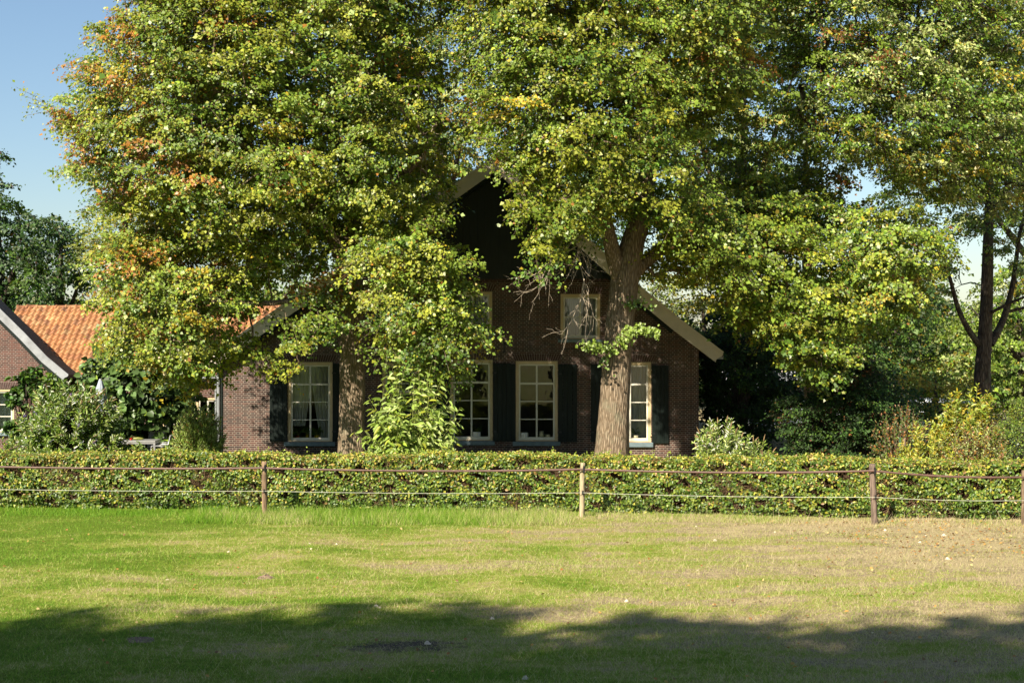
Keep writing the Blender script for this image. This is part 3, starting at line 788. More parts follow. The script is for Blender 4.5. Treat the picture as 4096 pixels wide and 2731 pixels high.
def arch(parent, x0, x1, z, yf, n=None, flare=.10, h=.235):
    "flat arch of upright bricks that lean outwards over an opening"
    mb = MB(); mb.prism([(x0-.04, z+.01), (x1+.04, z+.01), (x1+.04+flare, z+h), (x0-.04-flare, z+h)], yf-.004, yf+.05)
    mo = mb.build('arch_mortar', M['mortar'], parent)
    n = n or int((x1-x0+.08)/.068); mb = MB()
    for i in range(n):
        u0, u1 = i/n, (i+1)/n; W0 = x1-x0+.08; W1 = W0+2*flare
        a0 = x0-.04+W0*u0+.006; b0 = x0-.04+W0*u1-.006; a1 = x0-.04-flare+W1*u0+.007; b1 = x0-.04-flare+W1*u1-.007
        mb.prism([(a0, z+.018), (b0, z+.018), (b1, z+h-.008), (a1, z+h-.008)], yf-.009, yf+.02)
    mb.build('arch', M['brick_plain'], parent)
for i, (a, b, c, d, r, q, cu, s0, s1, s2, s3, lb) in enumerate(WIN):
    window(house, XH(a), XH(b), ZH(d), ZH(c), YH, r, q, cu, lb, (XH(s0), XH(s1), ZH(s2), ZH(s3)))
    arch(house, XH(a), XH(b), ZH(c), YH)
def shutter(parent, x0, x1, z0, z1, y0, label=None):
    mb = MB(); n = 4; wv = (x1-x0)/n
    for i in range(n): mb.box(x0+i*wv+.003, x0+(i+1)*wv-.003, y0, y0+.028, z0, z1)
    for z in (z0+.3, z1-.3): mb.box(x0+.02, x1-.02, y0+.0281, y0+.045, z-.06, z+.06)
    o = mb.build('shutter', M['green'], parent, bevel=.003)
    if label: o['label'] = label
    for z in (z0+.3, z1-.3): mb = MB(); mb.box(x0-.02, x0+.10, y0-.008, y0-.0005, z-.02, z+.02); mb.build('hinge', M['iron'], o)
    return o
for a, b, t, bt, yy in [(1079, 1149, 1453, 1764, .06), (1332, 1402, 1453, 1764, .06), (1730, 1799, 1452, 1762, .06), (1973, 2044, 1452, 1763, .11),
                    (1990, 2061, 1455, 1764, .055), (2233, 2308, 1456, 1767, .06), (2363, 2435, 1456, 1767, .06), (2607, 2674, 1461, 1772, .06)]:
    shutter(house, XH(a), XH(b), ZH(bt), ZH(t), YH-yy)
# small latches on the frames
for px in (1154, 1327, 1968, 2066, 2228, 2602):
    for py in (1480, 1741):
        mb = MB(); mb.box(XH(px)-.025, XH(px)+.03, YH-.055, YH+.018, ZH(py)-.02, ZH(py)+.02); mb.build('shutter_catch', M['cream'], house)
# door with light above
mb = MB(); f_ = .1
mb.box(dx0, dx0+f_, YH+.01, YH+.12, .12, dz1); mb.box(dx1-f_, dx1, YH+.01, YH+.12, .12, dz1); mb.box(dx0+f_, dx1-f_, YH+.01, YH+.12, dz1-f_, dz1); zt = ZH(1574)
mb.box(dx0+f_, dx1-f_, YH+.01, YH+.12, zt-.04, zt+.04)
dr = mb.build('door', M['cream'], house, bevel=.006); dr['label'] = 'dark green front door in a cream frame'
mb = MB(); mb.box(dx0+f_+.003, dx1-f_-.003, YH+.06, YH+.10, .13, zt-.042)
for z0_, z1_ in ((.3, .95), (1.05, zt-.15)): mb.box(dx0+f_+.12, dx1-f_-.12, YH+.045, YH+.059, z0_, z1_)
mb.build('door_leaf', M['green'], dr, bevel=.005)
mb = MB(); a, b, c, d = dx0+f_+.002, dx1-f_-.002, zt+.042, dz1-f_-.002
mb.box(a, a+.05, YH+.05, YH+.09, c, d); mb.box(b-.05, b, YH+.05, YH+.09, c, d); mb.box(a+.05, b-.05, YH+.05, YH+.09, c, c+.05); mb.box(a+.05, b-.05, YH+.05, YH+.09, d-.05, d)
mb.box((a+b)/2-.014, (a+b)/2+.014, YH+.052, YH+.086, c+.05, d-.05)
for k in (1, 2): zz = c+(d-c)*k/3; mb.box(a+.05, (a+b)/2-.014, YH+.054, YH+.084, zz-.012, zz+.012); mb.box((a+b)/2+.014, b-.05, YH+.054, YH+.084, zz-.012, zz+.012)
mb.build('transom_light', M['white'], dr)
mb = MB(); mb.add([(a+.05, YH+.07, c+.05), (b-.05, YH+.07, c+.05), (b-.05, YH+.07, d-.05), (a+.05, YH+.07, d-.05)], [(0, 1, 2, 3)]); mb.build('pane', M['glass'], dr)
arch(house, dx0, dx1, dz1, YH)
for px, py in ((2017, 1391), (1758, 1394)):
    mb = MB(); x, z = XH(px), ZH(py)
    mb.bar((x, YH-.012, z-.15), (x, YH-.012, z+.15), .035, .02); mb.bar((x-.05, YH-.012, z+.09), (x+.05, YH-.012, z+.13), .03, .018); mb.bar((x-.05, YH-.012, z-.13), (x+.05, YH-.012, z-.09), .03, .018)
    mb.build('wall_anchor', M['iron'], house)
# drain pipes and gutter at the left corner
mb = MB(); mb.tube([(xL-.06, YH+.1, 0), (xL-.06, YH+.1, 2.95), (xL-.2, YH+.2, 3.15)], .045, 10); mb.build('drain_pipe', M['green'], house)
mb = MB(); mb.tube([(xL-.27, YH+.6, 0), (xL-.27, YH+.6, 2.95)], .05, 10); mb.build('drain_pipe', M['zinc'], house)
mb = MB(); mb.box(vx[0]-.02, vx[0]+.14, YH-.25, YH+20.4, vz[0]-.20, vz[0]-.09); mb.build('gutter', M['zinc'], house)
mb = MB(); mb.box(vx[-1]-.14, vx[-1]+.02, YH-.25, YH+20.4, vz[-1]-.20, vz[-1]-.09); mb.build('gutter', M['zinc'], house)

# things standing behind the window panes
def pot(name, px, py, r, h, mat, label, bulge=1.0, group=None, plant=0, pseed=0):
    x = XH(px); z = ZH(py); y = YH+.155
    t = empty(name, (x, y, z), label, 'pot', group)
    mb = MB(); mb.lathe([(.001, 0), (r*.65, 0), (r*bulge, h*.45), (r, h*.9), (r*1.04, h), (r*.9, h), (r*.8, h*.8), (.001, h*.78)], (x, y, z), 18); mb.build('pot_body', mat, t, True)
    if plant:
        rg = np.random.default_rng(pseed); n = plant
        a = rg.uniform(0, 6.28, n); u = rg.uniform(.2, 1, n); hh = rg.uniform(.05, .34, n)
        P = np.stack([np.cos(a)*u*.07, np.sin(a)*u*.04, h*.85+hh*.6], 1)
        AX = np.stack([np.cos(a), np.sin(a)*.3, rg.uniform(-.3, .9, n)], 1); N = rg.normal(0, .5, (n, 3))+[0, -.5, .6]
        link('foliage', leaf_mesh('foliage', P, AX, N, rg.uniform(.09, .2, n), rg.uniform(.015, .03, n), colours(rg, n, 1, [(3, G1), (1, G2)]), 6), M['leaf_gloss'], t)
        V, q = seg_tubes(np.repeat([[0, 0, h*.5]], n, 0), P, np.full(n, .003), np.full(n, .002), 3); link('stem', mesh_arrays('stem', V, q), M['greenstem'], t)
    return t
zb = 1754
pot('flower_pot', 1226, zb, .05, .13, M['pot_yellow'], 'yellow pot with a leafy plant left of the centre bar in the leftmost window', 1.0, None, 45, 1)
pot('flower_pot', 1264, zb, .075, .10, M['pot_yellow'], 'wide yellow pot with a spider plant right of the centre bar in the leftmost window', 1.05, None, 70, 2)
pot('flower_pot', 1188, zb, .05, .09, M['red'], 'small pot with red flowers at the left end of the leftmost window', 1.0, None, 40, 3)
pot('flower_pot', 1906, zb, .13, .20, M['pot_white'], 'round white pot in the window beside the pale shrub', 1.1, None, 30, 4)
pot('flower_pot', 2097, zb, .125, .18, M['pot_white'], 'wide white pot left of the centre bar in the middle right window', 1.1)
pot('vase', 2166, zb, .075, .22, M['pot_speck'], 'tall speckled vase right of the centre bar in the middle right window', 1.25)
pot('bowl', 2191, zb, .085, .12, M['pot_speck'], 'low speckled bowl beside the tall speckled vase', 1.05)
pot('flower_pot', 2545, zb+2, .1, .11, M['pot_speck'], 'shallow pot of bare dry stems in the window behind the linden trunk', 1.0, None, 12, 6)

# ------------------------------------------------------------------ pantiled wing between the two brick gables
YW = 47.6; SW = FP/YW; YR = YW+3.1
def XW(px): return (px-2048)/SW
def ZW(py): return CAMH-(py-1365.5)/SW
ze = ZW(1497); zr = CAMH-(1226-1365.5)*YR/FP
wing = empty('brick_wing', (XW(560), YW, 0), 'low brick wing with a bright orange pantile roof between the two gables', 'building')
wx0, wx1 = XW(40), XW(893)-.02
ho = []
for a, b, c, d in ((640, 772, 1590, 1790), (776, 872, 1590, 1800)): ho.append([(XW(a), max(.1, ZW(d))), (XW(a), ZW(c)), (XW(b), ZW(c)), (XW(b), max(.1, ZW(d)))])
mb = MB(); mb.prism([(wx0, 0), (wx1, 0), (wx1, ze-.06), (wx0, ze-.06)], YW+.25, YW+.5, ho); mb.box(wx0, wx1, YW+5.8, YW+6, 0, ze-.06)
mb.box(wx0, wx1, YW+3.2, YW+3.3, 0, 2.3); mb.box(wx0, wx1, YW+.51, YW+5.8, 2.3, 2.4)
mb.build('brick_wall', M['brick_red'], wing)
window(wing, XW(640), XW(772), max(.1, ZW(1790)), ZW(1590), YW+.25, 3, 3, None, 'cream garden window behind the oleander')
window(wing, XW(776), XW(872), max(.1, ZW(1800)), ZW(1590), YW+.25, 2, 2, None, 'cream glazed garden door')
mb = MB(); mb.box(XW(700), XW(856), YW+.02, YW+.2, ze-.22, ze-.07); mb.build('fascia', M['verge'], wing)
mb = MB(); mb.box(XW(260), wx1-.1, YW-.14, YW+.0, ze-.13, ze-.03); mb.build('gutter', M['zinc'], wing)
mb = MB(); mb.tube([(XW(862), YW+.1, 0), (XW(862), YW+.1, ze-.1)], .05, 10); mb.build('drain_pipe', M['zinc'], wing)
# pantiles: every tile a wave with a lifted lower edge, each with its own colour
rg = np.random.default_rng(8)
x0t, x1t = XW(-60), XW(1130); cw_ = .205; nc = int((x1t-x0t)/cw_); L_ = math.hypot(YR-YW+.1, zr-ze); nr = 14; rh = L_/nr
dy, dz = (YR-YW+.1)/L_, (zr-ze)/L_
k = 9; m_ = 3; ws = np.linspace(0, 1, k)
prof = .05*np.where(ws < .62, np.sin(ws/.62*np.pi), -.45*np.sin((ws-.62)/.38*np.pi))
V = []; Q = []; C = []; n = 0
tc = np.array([(.34,.15,.058), (.37,.18,.07), (.28,.12,.05), (.40,.21,.09), (.22,.105,.05), (.33,.19,.085)])
for i in range(nc):
    for j in range(nr):
        col = tc[rg.choice(6, p=[.3,.25,.15,.12,.1,.08])]*math.exp(rg.normal(0, .14)); jx = rg.normal(0, .004); jl = rg.normal(0, .004)
        for b in range(m_):
            v = b/(m_-1); s = j*rh+v*(rh*1.06)-.02+jl; lift = .045*(1-v)
            for a in range(k):
                h = prof[a]+lift
                V.append((x0t+(i+ws[a]*1.02)*cw_+jx, YW-.1+s*dy-h*dz, ze+s*dz+h*dy)); C.append(col)
        # front lip
        for b in range(m_-1):
            for a in range(k-1): q = n+b*k+a; Q.append((q, q+1, q+1+k, q+k))
        n += m_*k
        for a in range(k): p = V[n-m_*k+a]; V.append((p[0], p[1]+.004, p[2]-.03)); C.append(col*.8)
        for a in range(k-1): Q.append((n+a, n+a+1, n-m_*k+a+1, n-m_*k+a))
        n += k
pt = link('pantile_roof', mesh_arrays('pantile_roof', np.array(V)-np.array(wing.location), Q, None, np.array(C)), M['tile'], wing, True)
mb = MB(); mb.prism([(wx0, 0), (wx0+.01, 0), (wx0+.01, .01)], YR, YR+.01)
mb = MB(); mb.add([(x0t, YR+.02, zr-.02), (x1t, YR+.02, zr-.02), (x1t, YR+3.3, ze-.1), (x0t, YR+3.3, ze-.1), (x0t, YR+.02, zr-.12), (x1t, YR+.02, zr-.12), (x1t, YR+3.3, ze-.2), (x0t, YR+3.3, ze-.2)],
                 [(0,1,2,3),(7,6,5,4),(0,3,7,4),(1,5,6,2),(0,4,5,1),(3,2,6,7)]); mb.build('rear_roof', M['tile'], wing)
x = x0t; V = []; Q = []; C = []; n = 0
while x < x1t:
    col = tc[rg.integers(0, 4)]*math.exp(rg.normal(0, .12)); dzv = rg.normal(0, .008)
    for e, (xx, rr) in enumerate(((x, .115), (x+.05, .118), (x+.055, .10), (x+.37, .095))):
        for a in range(9):
            an = math.pi*a/8; V.append((xx, YR-.0+math.cos(an)*rr*-1, zr-.045+dzv+math.sin(an)*rr)); C.append(col)
    for e in range(3):
        for a in range(8): q = n+e*9+a; Q.append((q, q+1, q+10, q+9))
    n += 36; x += .345
link('ridge_tiles', mesh_arrays('ridge_tiles', np.array(V)-np.array(wing.location), Q, None, np.array(C)), M['tile'], wing, True)

# ------------------------------------------------------------------ left brick gable
YG_ = 46.6; SG = FP/YG_
def XG(px): return (px-2048)/SG
def ZG(py): return CAMH-(py-1365.5)/SG
lh = empty('brick_house', (XG(-350), YG_, 0), 'red brick house end with a white verge board at the left edge', 'house')
lv = [(-985, 1505), (-350, 895), (0, 1222), (110, 1330), (200, 1425), (285, 1496)]
lp = [(XG(a), ZG(b)) for a, b in lv]
def lroof(x): return float(np.interp(x, [p[0] for p in lp], [p[1] for p in lp]))
gx0, gx1 = XG(-920), XG(243)
top = [(gx1, lroof(gx1)-.33), (lp[1][0], lp[1][1]-.33), (gx0, lroof(gx0)-.33)]
ho = [[(XG(-85), ZG(1728)), (XG(-85), ZG(1556)), (XG(56), ZG(1556)), (XG(56), ZG(1728))]]
mb = MB(); mb.prism([(gx0, 0), (gx1, 0)]+top, YG_, YG_+.3, ho)
mb.box(gx1-.3, gx1, YG_+.302, YG_+.95, 0, top[0][1]); mb.box(gx0, gx0+.3, YG_+.302, YG_+6, 0, top[2][1]); mb.box(gx0+.3, gx1-.3, YG_+4, YG_+4.1, 0, 2.4)
mb.build('brick_wall', M['brick_red'], lh)
window(lh, XG(-85), XG(56), ZG(1728), ZG(1556), YG_, 3, 2, 'full', 'white barred window at the left edge', (XG(-95), XG(66), ZG(1729), ZG(1742)), ft=.07)
arch(lh, XG(-85), XG(56), ZG(1556), YG_)
roof_slab(lp, YG_-.28, YG_+.75, .12, .02).build('roof', M['tile'], lh)
strip(lp, 0, .25, YG_-.32, YG_-.283, 'verge_board', mat_simple('dappled_white_board', (.26,.27,.29), .6, .3, 2.5), lh, .04)  # greyed and mottled: tree shade and sun dapple put into the board colour
strip(lp, .18, .36, YG_-.28, YG_-.003, 'soffit_board', M['green'], lh)

# ------------------------------------------------------------------ hedge
def hedge():
    rg = np.random.default_rng(21)
    x0, x1 = -14.5, 13.2; H = 1.18; D = .85
    ang = math.atan(-.165); ca, sa = math.cos(ang), math.sin(ang)
    def yf(x): return fence_y(x)+.95
    root = empty('hedge', (0, yf(0)+D/2, 0), 'long clipped beech hedge running the full width behind the wire fence', 'hedge')
    off = np.array(root.location)
    Ltot = x1-x0
    def surf(n, face):
        u = rg.uniform(x0, x1, n)
        wob = .05*np.sin(u*1.7)+.035*np.sin(u*4.3+1)+.02*np.sin(u*9)
        hz = H+.035*np.sin(u*.9+2)+.022*np.sin(u*3.1)+.02*np.sin(u*7+np.sin(u*2))
        if face == 'front':
            z = rg.uniform(.02, 1, n)**.95*hz; dpt = np.abs(rg.normal(0, .06, n))-.03+wob+.05*np.sin(z*6+u*2.2)+np.clip(z-1.15, 0, 1)*.5
            return np.stack([u, yf(u)+dpt, z], 1), np.array([0, -1, .25])
        if face == 'top':
            v = rg.uniform(0, D, n); z = hz-np.abs(rg.normal(0, .04, n))+.015+rg.exponential(.012, n)-.06*((v/D-.5)*2)**4
            return np.stack([u, yf(u)+v, z], 1), np.array([0, -.25, 1])
        z = rg.uniform(.02, 1, n)*hz; return np.stack([u, yf(u)+D+rg.normal(0, .04, n), z], 1), np.array([0, 1, .2])
    Ps = []; Ns = []; Cs = []; Ls = []
    for face, n in (('front', 72000), ('top', 46000), ('back', 12000)):
        P, N = surf(n, face)
        # colour drifts along the hedge: brownish patches, yellower crown
        f = np.sin(P[:, 0]*1.1+np.sin(P[:, 2]*4))+np.sin(P[:, 0]*2.9+P[:, 2]*5+1)+rg.normal(0, .6, n)
        zz = P[:, 2]/H
        pal = np.array([(.065,.12,.016), (.12,.19,.024), (.21,.26,.035), (.34,.32,.035), (.28,.17,.06), (.46,.36,.08)])
        pr = rg.random(n)+.20*(zz-.55)+.04*f
        idx = np.digitize(pr, [.30, .62, .83, .93, .985])
        if face == 'top': idx = np.minimum(5, idx+(rg.random(n) < .5))
        c = pal[idx]*np.exp(rg.normal(0, .25, (n, 1)))
        # openings in the foliage
        hole = (np.sin(P[:, 0]*7.3+np.sin(P[:, 2]*9))*np.sin(P[:, 2]*13+P[:, 0]*3.1)+rg.normal(0, .22, n)) > .36
        k = ~hole | (face != 'front')
        Ps.append(P[k]); Ns.append((N+rg.normal(0, .5, (n, 3)))[k]); Cs.append(c[k]); Ls.append((rg.uniform(.045, .085, n)*(1 if face == 'front' else .85))[k])
    for u in rg.uniform(x0, x1, 190):
        k = rg.integers(4, 9); hh = np.sort(rg.uniform(0, rg.uniform(.05, .17), k)); b0 = rg.uniform(0, D); dx = rg.normal(0, .3)
        Ps.append(np.stack([u+dx*hh+rg.normal(0, .012, k), yf(u)+b0+rg.normal(0, .012, k), H-.01+hh], 1)); Ns.append(rg.normal(0, .6, (k, 3))+[0, -.6, .5]); Cs.append(np.tile((.24, .30, .04), (k, 1))*np.exp(rg.normal(0, .2, (k, 1)))); Ls.append(rg.uniform(.035, .06, k))
    P = np.concatenate(Ps); N = np.concatenate(Ns); C = np.concatenate(Cs); L = np.concatenate(Ls); n = len(P)
    AX = np.cross(N, rg.normal(0, 1, (n, 3)))+np.array([0, -.1, -.25])
    link('foliage', leaf_mesh('foliage', P-off, AX, N, L, L*.68, np.clip(C, 0, .7), 6), M['leaf_gloss'], root)
    # twigs, and a solid dark core for inner twigs and shade between leaves
    m = 20000; u = rg.uniform(x0, x1, m); z = rg.uniform(0, H-.05, m); A = np.stack([u, yf(u)+rg.uniform(.05, .3, m), z], 1)
    B = A+np.stack([rg.normal(0, .1, m), rg.normal(-.1, .05, m), rg.uniform(.02, .2, m)], 1); B[:, 2] = np.minimum(B[:, 2], H+.02)
    m2 = 500; u2 = rg.uniform(x0, x1, m2); A2 = np.stack([u2, yf(u2)+rg.uniform(.1, .6, m2), np.full(m2, -.02)], 1); B2 = A2+np.stack([rg.normal(0, .1, m2), rg.normal(0, .05, m2), rg.uniform(.5, 1.1, m2)], 1)
    V, q = seg_tubes(np.concatenate([A, A2]), np.concatenate([B, B2]), np.concatenate([np.full(m, .0045), np.full(m2, .013)]), np.concatenate([np.full(m, .002), np.full(m2, .006)]), 4)
    link('twigs', mesh_arrays('twigs', V-off, q), mat_simple('hedge_twig', (.22,.135,.075), .9, .4, 12), root)
    nx_ = 120; us = np.linspace(x0, x1, nx_); Vc = []; Qc = []
    pr = [(.17, .0), (.13, .3), (.14, .8), (.17, H-.12), (.24, H-.055), (D-.2, H-.055), (D-.1, H-.15), (D-.1, 0)]
    for i, uu in enumerate(us):
        for (yy, z_) in pr: Vc.append((uu, yf(uu)+yy+.02*math.sin(uu*5+z_*9), z_+(.015*math.sin(uu*3) if z_ > 0 else -.02)))
    kk = len(pr)
    for i in range(nx_-1):
        for j in range(kk-1): q = i*kk+j; Qc.append((q, q+kk, q+kk+1, q+1))
    link('core', mesh_arrays('core', np.array(Vc)-off, Qc), M['hedge_core'], root)
hedge()

# ------------------------------------------------------------------ fence
fence = empty('wire_fence', (0, fence_y(0), 0), 'paddock fence of round wooden posts with brown tape and a thin white rope', 'fence')
FP_ = [(-420, 1850, 2066, 12, 0), (1058, 1845, 2060, 11, .0), (2328, 1850, 2068, 10.5, .006), (3500, 1855, 2096, 13, -.05), (4094, 1880, 2100, 9, 0)]
post_tops = []
rgp = np.random.default_rng(4)
for i, (px, pt_, pb, hw, lean) in enumerate(FP_):
    Y0 = FP*CAMH/(pb-1365.5) if i else 31.0
    b = atP(px, pb, Y0); h = (pb-pt_)*Y0/FP; r = hw*Y0/FP
    xx = b[0]; pts_ = []; rad = []
    for k in range(14):
        t = k/13; pts_.append((xx+lean*(t-0)*h*1.0+rgp.normal(0, .004), Y0+rgp.normal(0, .003), -.15+(h+.15)*t)); rad.append(r*(1+rgp.normal(0, .05))*(1.05-.12*t))
    mb = MB(); mb.tube(pts_, rad, 14); p = mb.build('post', M[['wood_post', 'post_brown', 'post_pale', 'post_dark', 'wood_post'][i]], fence, True)
    p['label'] = ['post beyond the left edge', 'reddish post left of the first linden trunk', 'pale straight post in the middle', 'dark leaning post on the right', 'thin post at the right edge'][i]
    tx = pts_[-1][0]; zt_ = h-.13; fx = Y0-r
    mb = MB(); mb.box(xx+lean*h*.9-.014+.03, xx+lean*h*.9+.014+.03, fx-.045, fx+.01, zt_-.09, zt_+.07); mb.tube([(xx+lean*h*.9+.03, fx-.05, zt_-.06), (xx+lean*h*.9+.03, fx-.05, zt_+.05)], .022, 8); mb.build('insulator', M['black_plastic'], p)
    mb = MB(); mb.tube([(xx+lean*h*.4+.01, fx-.04, h*.46-.04), (xx+lean*h*.4+.01, fx-.04, h*.46+.04)], .02, 8); mb.tube([(xx+lean*h*.4+.01, fx-.04, h*.46), (xx+lean*h*.4+.01, fx+.02, h*.46)], .008, 6); mb.build('insulator', M['black_plastic'], p)
    post_tops.append((xx+lean*h*.9, fx-.05, zt_, h*.46))
# tape and rope sag a little between posts
V = []; Q = []; n = 0
for i in range(len(post_tops)-1):
    a, b = post_tops[i], post_tops[i+1]; m = 24
    for k in range(m+1):
        t = k/m; sag = .05*4*t*(1-t); x = a[0]+(b[0]-a[0])*t; y = a[1]+(b[1]-a[1])*t; z = a[2]+(b[2]-a[2])*t-sag
        tw = .25*math.sin(t*9+i); hw = .022
        V += [(x, y-math.sin(tw)*hw, z-math.cos(tw)*hw), (x, y+math.sin(tw)*hw, z+math.cos(tw)*hw), (x, y+math.sin(tw)*hw+.003, z+math.cos(tw)*hw), (x, y-math.sin(tw)*hw+.003, z-math.cos(tw)*hw)]
    for k in range(m):
        for e in range(4): q = n+k*4+e; q2 = n+k*4+(e+1) % 4; Q.append((q, q2, q2+4, q+4))
    n += 4*(m+1)
link('fence_tape', mesh_arrays('fence_tape', np.array(V)-np.array(fence.location), Q), M['tape'], fence)
mb = MB()
for i in range(len(post_tops)-1):
    a, b = post_tops[i], post_tops[i+1]
    mb.tube([(a[0]+(b[0]-a[0])*t, a[1]+(b[1]-a[1])*t, a[3]+(b[3]-a[3])*t-.03*4*t*(1-t)) for t in np.linspace(0, 1, 16)], .005, 5)
mb.build('fence_rope', M['rope'], fence)

# ------------------------------------------------------------------ garden furniture on the terrace (left)
def place(root, x, y, rz=0):
    root.location = (x, y, 0); root.rotation_euler[2] = rz
def patio_chair(label, x, y, rz, group='grey patio chairs round the garden table'):
    t = empty('garden_chair', (0, 0, 0), label, 'chair', group)
    w_ = .28; tb = .016
    mb = MB()
    for s in (-1, 1):
        mb.tube([(s*w_, -.27, 0), (s*w_, -.25, .62)], tb, 8); mb.tube([(s*w_, -.25, .62), (s*w_, .27, .64)], tb, 8)
        mb.tube([(s*w_, .30, 0), (s*w_, .22, .42), (s*(w_-.02), .33, .93)], tb, 8); mb.tube([(s*w_, -.26, .40), (s*w_, .22, .41)], tb, 8)
    mb.tube([(-w_+.02, .33, .93), (w_-.02, .33, .93)], tb, 8); mb.tube([(-w_, -.26, .40), (w_, -.26, .40)], tb, 8)
    mb.build('frame', M['alu'], t, True)
    mb = MB(); mb.box(-w_+.02, w_-.02, -.25, .2, .402, .414); mb.build('seat', M['mesh_fabric'], t)
    mb = MB(); mb.add([(-w_+.02, .215, .46), (w_-.02, .215, .46), (w_-.04, .33, .92), (-w_+.04, .33, .92), (-w_+.02, .225, .455), (w_-.02, .225, .455), (w_-.04, .34, .915), (-w_+.04, .34, .915)],
                      [(0,1,2,3),(7,6,5,4),(0,4,5,1),(1,5,6,2),(2,6,7,3),(3,7,4,0)]); mb.build('backrest', M['mesh_fabric'], t)
    place(t, x, y, rz); return t
def wicker_chair(label, x, y, rz):
    t = empty('wicker_armchair', (0, 0, 0), label, 'chair', 'dark wicker armchairs on the terrace')
    mb = MB(); prof = []
    vs = []; fs = []; n = 20
    for z, r in ((.05, .30), (.4, .31), (.74, .33)):
        for i in range(n+1):
            a = math.pi*(-.15)+math.pi*1.3*i/n; vs.append((r*math.cos(a), r*math.sin(a)*.95, z+(.06*math.sin(math.pi*i/n) if z > .6 else 0)))
    m = n+1
    for j in range(2):
        for i in range(n): q = j*m+i; fs.append((q, q+1, q+m+1, q+m))
    mb.add(vs, fs); b = mb.build('shell', M['wicker'], t, True); so_ = b.modifiers.new('thickness', 'SOLIDIFY'); so_.thickness = .035
    mb = MB(); mb.box(-.25, .25, -.26, .22, .34, .42); mb.build('seat', M['wicker'], t, bevel=.02)
    mb = MB()
    for s in (-1, 1):
        for yy in (-.25, .2): mb.tube([(s*.24, yy, 0), (s*.24, yy, .35)], .018, 8)
    mb.build('leg_frame', M['alu'], t)
    place(t, x, y, rz); return t
YT = 42.6; cxy = atP(556, 1757, YT)
tb = empty('garden_table', (0, 0, 0), 'grey metal garden table on the terrace beside the fig tree', 'table')
mb = MB(); mb.box(-.56, .56, -.42, .42, .725, .755); mb.build('tabletop', M['alu'], tb, bevel=.004)
mb = MB(); mb.box(-.56, .56, -.42, -.39, .66, .724); mb.box(-.56, .56, .39, .42, .66, .724); mb.box(-.56, -.53, -.389, .389, .66, .724); mb.box(.53, .56, -.389, .389, .66, .724); mb.build('apron', M['alu'], tb)
for sx in (-1, 1):
    for sy in (-1, 1): mb = MB(); mb.box(sx*.56, sx*.50, sy*.42, sy*.36, 0, .659); mb.build('leg', M['alu'], tb, bevel=.003)
place(tb, cxy[0], YT, R(3))
def lay(name, label, cat, dx, dy, build):
    t = build(cxy[0]+dx, YT+dy, .757); tag(t, label, cat); return t
def tomato(x, y, z):
    mb = MB(); mb.lathe([(.001, 0), (.03, .004), (.042, .03), (.034, .055), (.01, .064), (.001, .06)], (x, y, z), 14); return mb.build('tomato', M['red'], None, True)
def marrow(x, y, z):
    mb = MB(); mb.tube([(x-.16, y, z+.025), (x-.12, y, z+.04), (x, y+.03, z+.045), (x+.12, y+.03, z+.035), (x+.17, y+.03, z+.03)], [.012, .035, .042, .03, .008], 12); return mb.build('marrow', mat_simple('olive_skin', (.17,.18,.03), .5, .3, 20), None, True)
lay('tomato', 'red tomato lying on the grey garden table', 'tomato', -.21, -.1, tomato)
lay('marrow', 'olive green marrow lying on the grey garden table', 'marrow', -.02, -.05, marrow)
patio_chair('grey patio chair facing the camera behind the garden table', atP(598, 1760, YT)[0], YT+.75, R(4))
patio_chair('grey patio chair seen side on behind the right end of the table', atP(655, 1760, YT)[0], YT+.35, R(-75))
patio_chair('grey patio chair with pale armrests in front of the right end of the table', atP(668, 1780, YT)[0], YT-.45, R(-100))
wicker_chair('dark wicker armchair left of the garden table under the butterfly bush', atP(448, 1780, YT)[0], YT+.1, R(100))
wicker_chair('dark wicker armchair just left of the oleander pot', atP(738, 1780, YT)[0], YT-.1, R(-160))
wicker_chair('dark wicker armchair behind the oleander beside the house corner', atP(790, 1780, YT)[0], YT+.2, R(-150))
# folded parasol
YP_ = 42.0; p0 = atP(402, 1520, YP_); ps = empty('parasol', (p0[0], YP_, 0), 'folded grey blue parasol standing between the butterfly bush and the fig tree', 'parasol')
mb = MB(); mb.tube([(p0[0], YP_, 0), (p0[0], YP_, 2.55)], .022, 10); mb.build('pole', M['alu'], ps)
mb = MB(); vs = []; fs = []; n = 24
for j, (z, r) in enumerate([(2.56, .05), (2.50, .07), (2.3, .12), (2.0, .17), (1.75, .16), (1.4, .13), (1.25, .15)]):
    for i in range(n):
        a = 6.283*i/n; rr = r*(1+.22*math.cos(8*a)*(z < 2.45)); vs.append((p0[0]+rr*math.cos(a), YP_+rr*math.sin(a), z))
for j in range(6):
    for i in range(n): fs.append((j*n+i, j*n+(i+1) % n, (j+1)*n+(i+1) % n, (j+1)*n+i))
mb.add(vs, fs); mb.build('canopy', M['parasol'], ps, True)
mb = MB(); mb.lathe([(.001, 2.60), (.03, 2.60), (.055, 2.57), (.05, 2.545), (.001, 2.54)], (p0[0], YP_, 0), 14); mb.build('cap', M['alu'], ps, True)
mb = MB(); mb.lathe([(.001, 0), (.28, 0), (.28, .05), (.05, .08), (.001, .08)], (p0[0], YP_, 0), 20); mb.build('base', M['wicker'], ps)

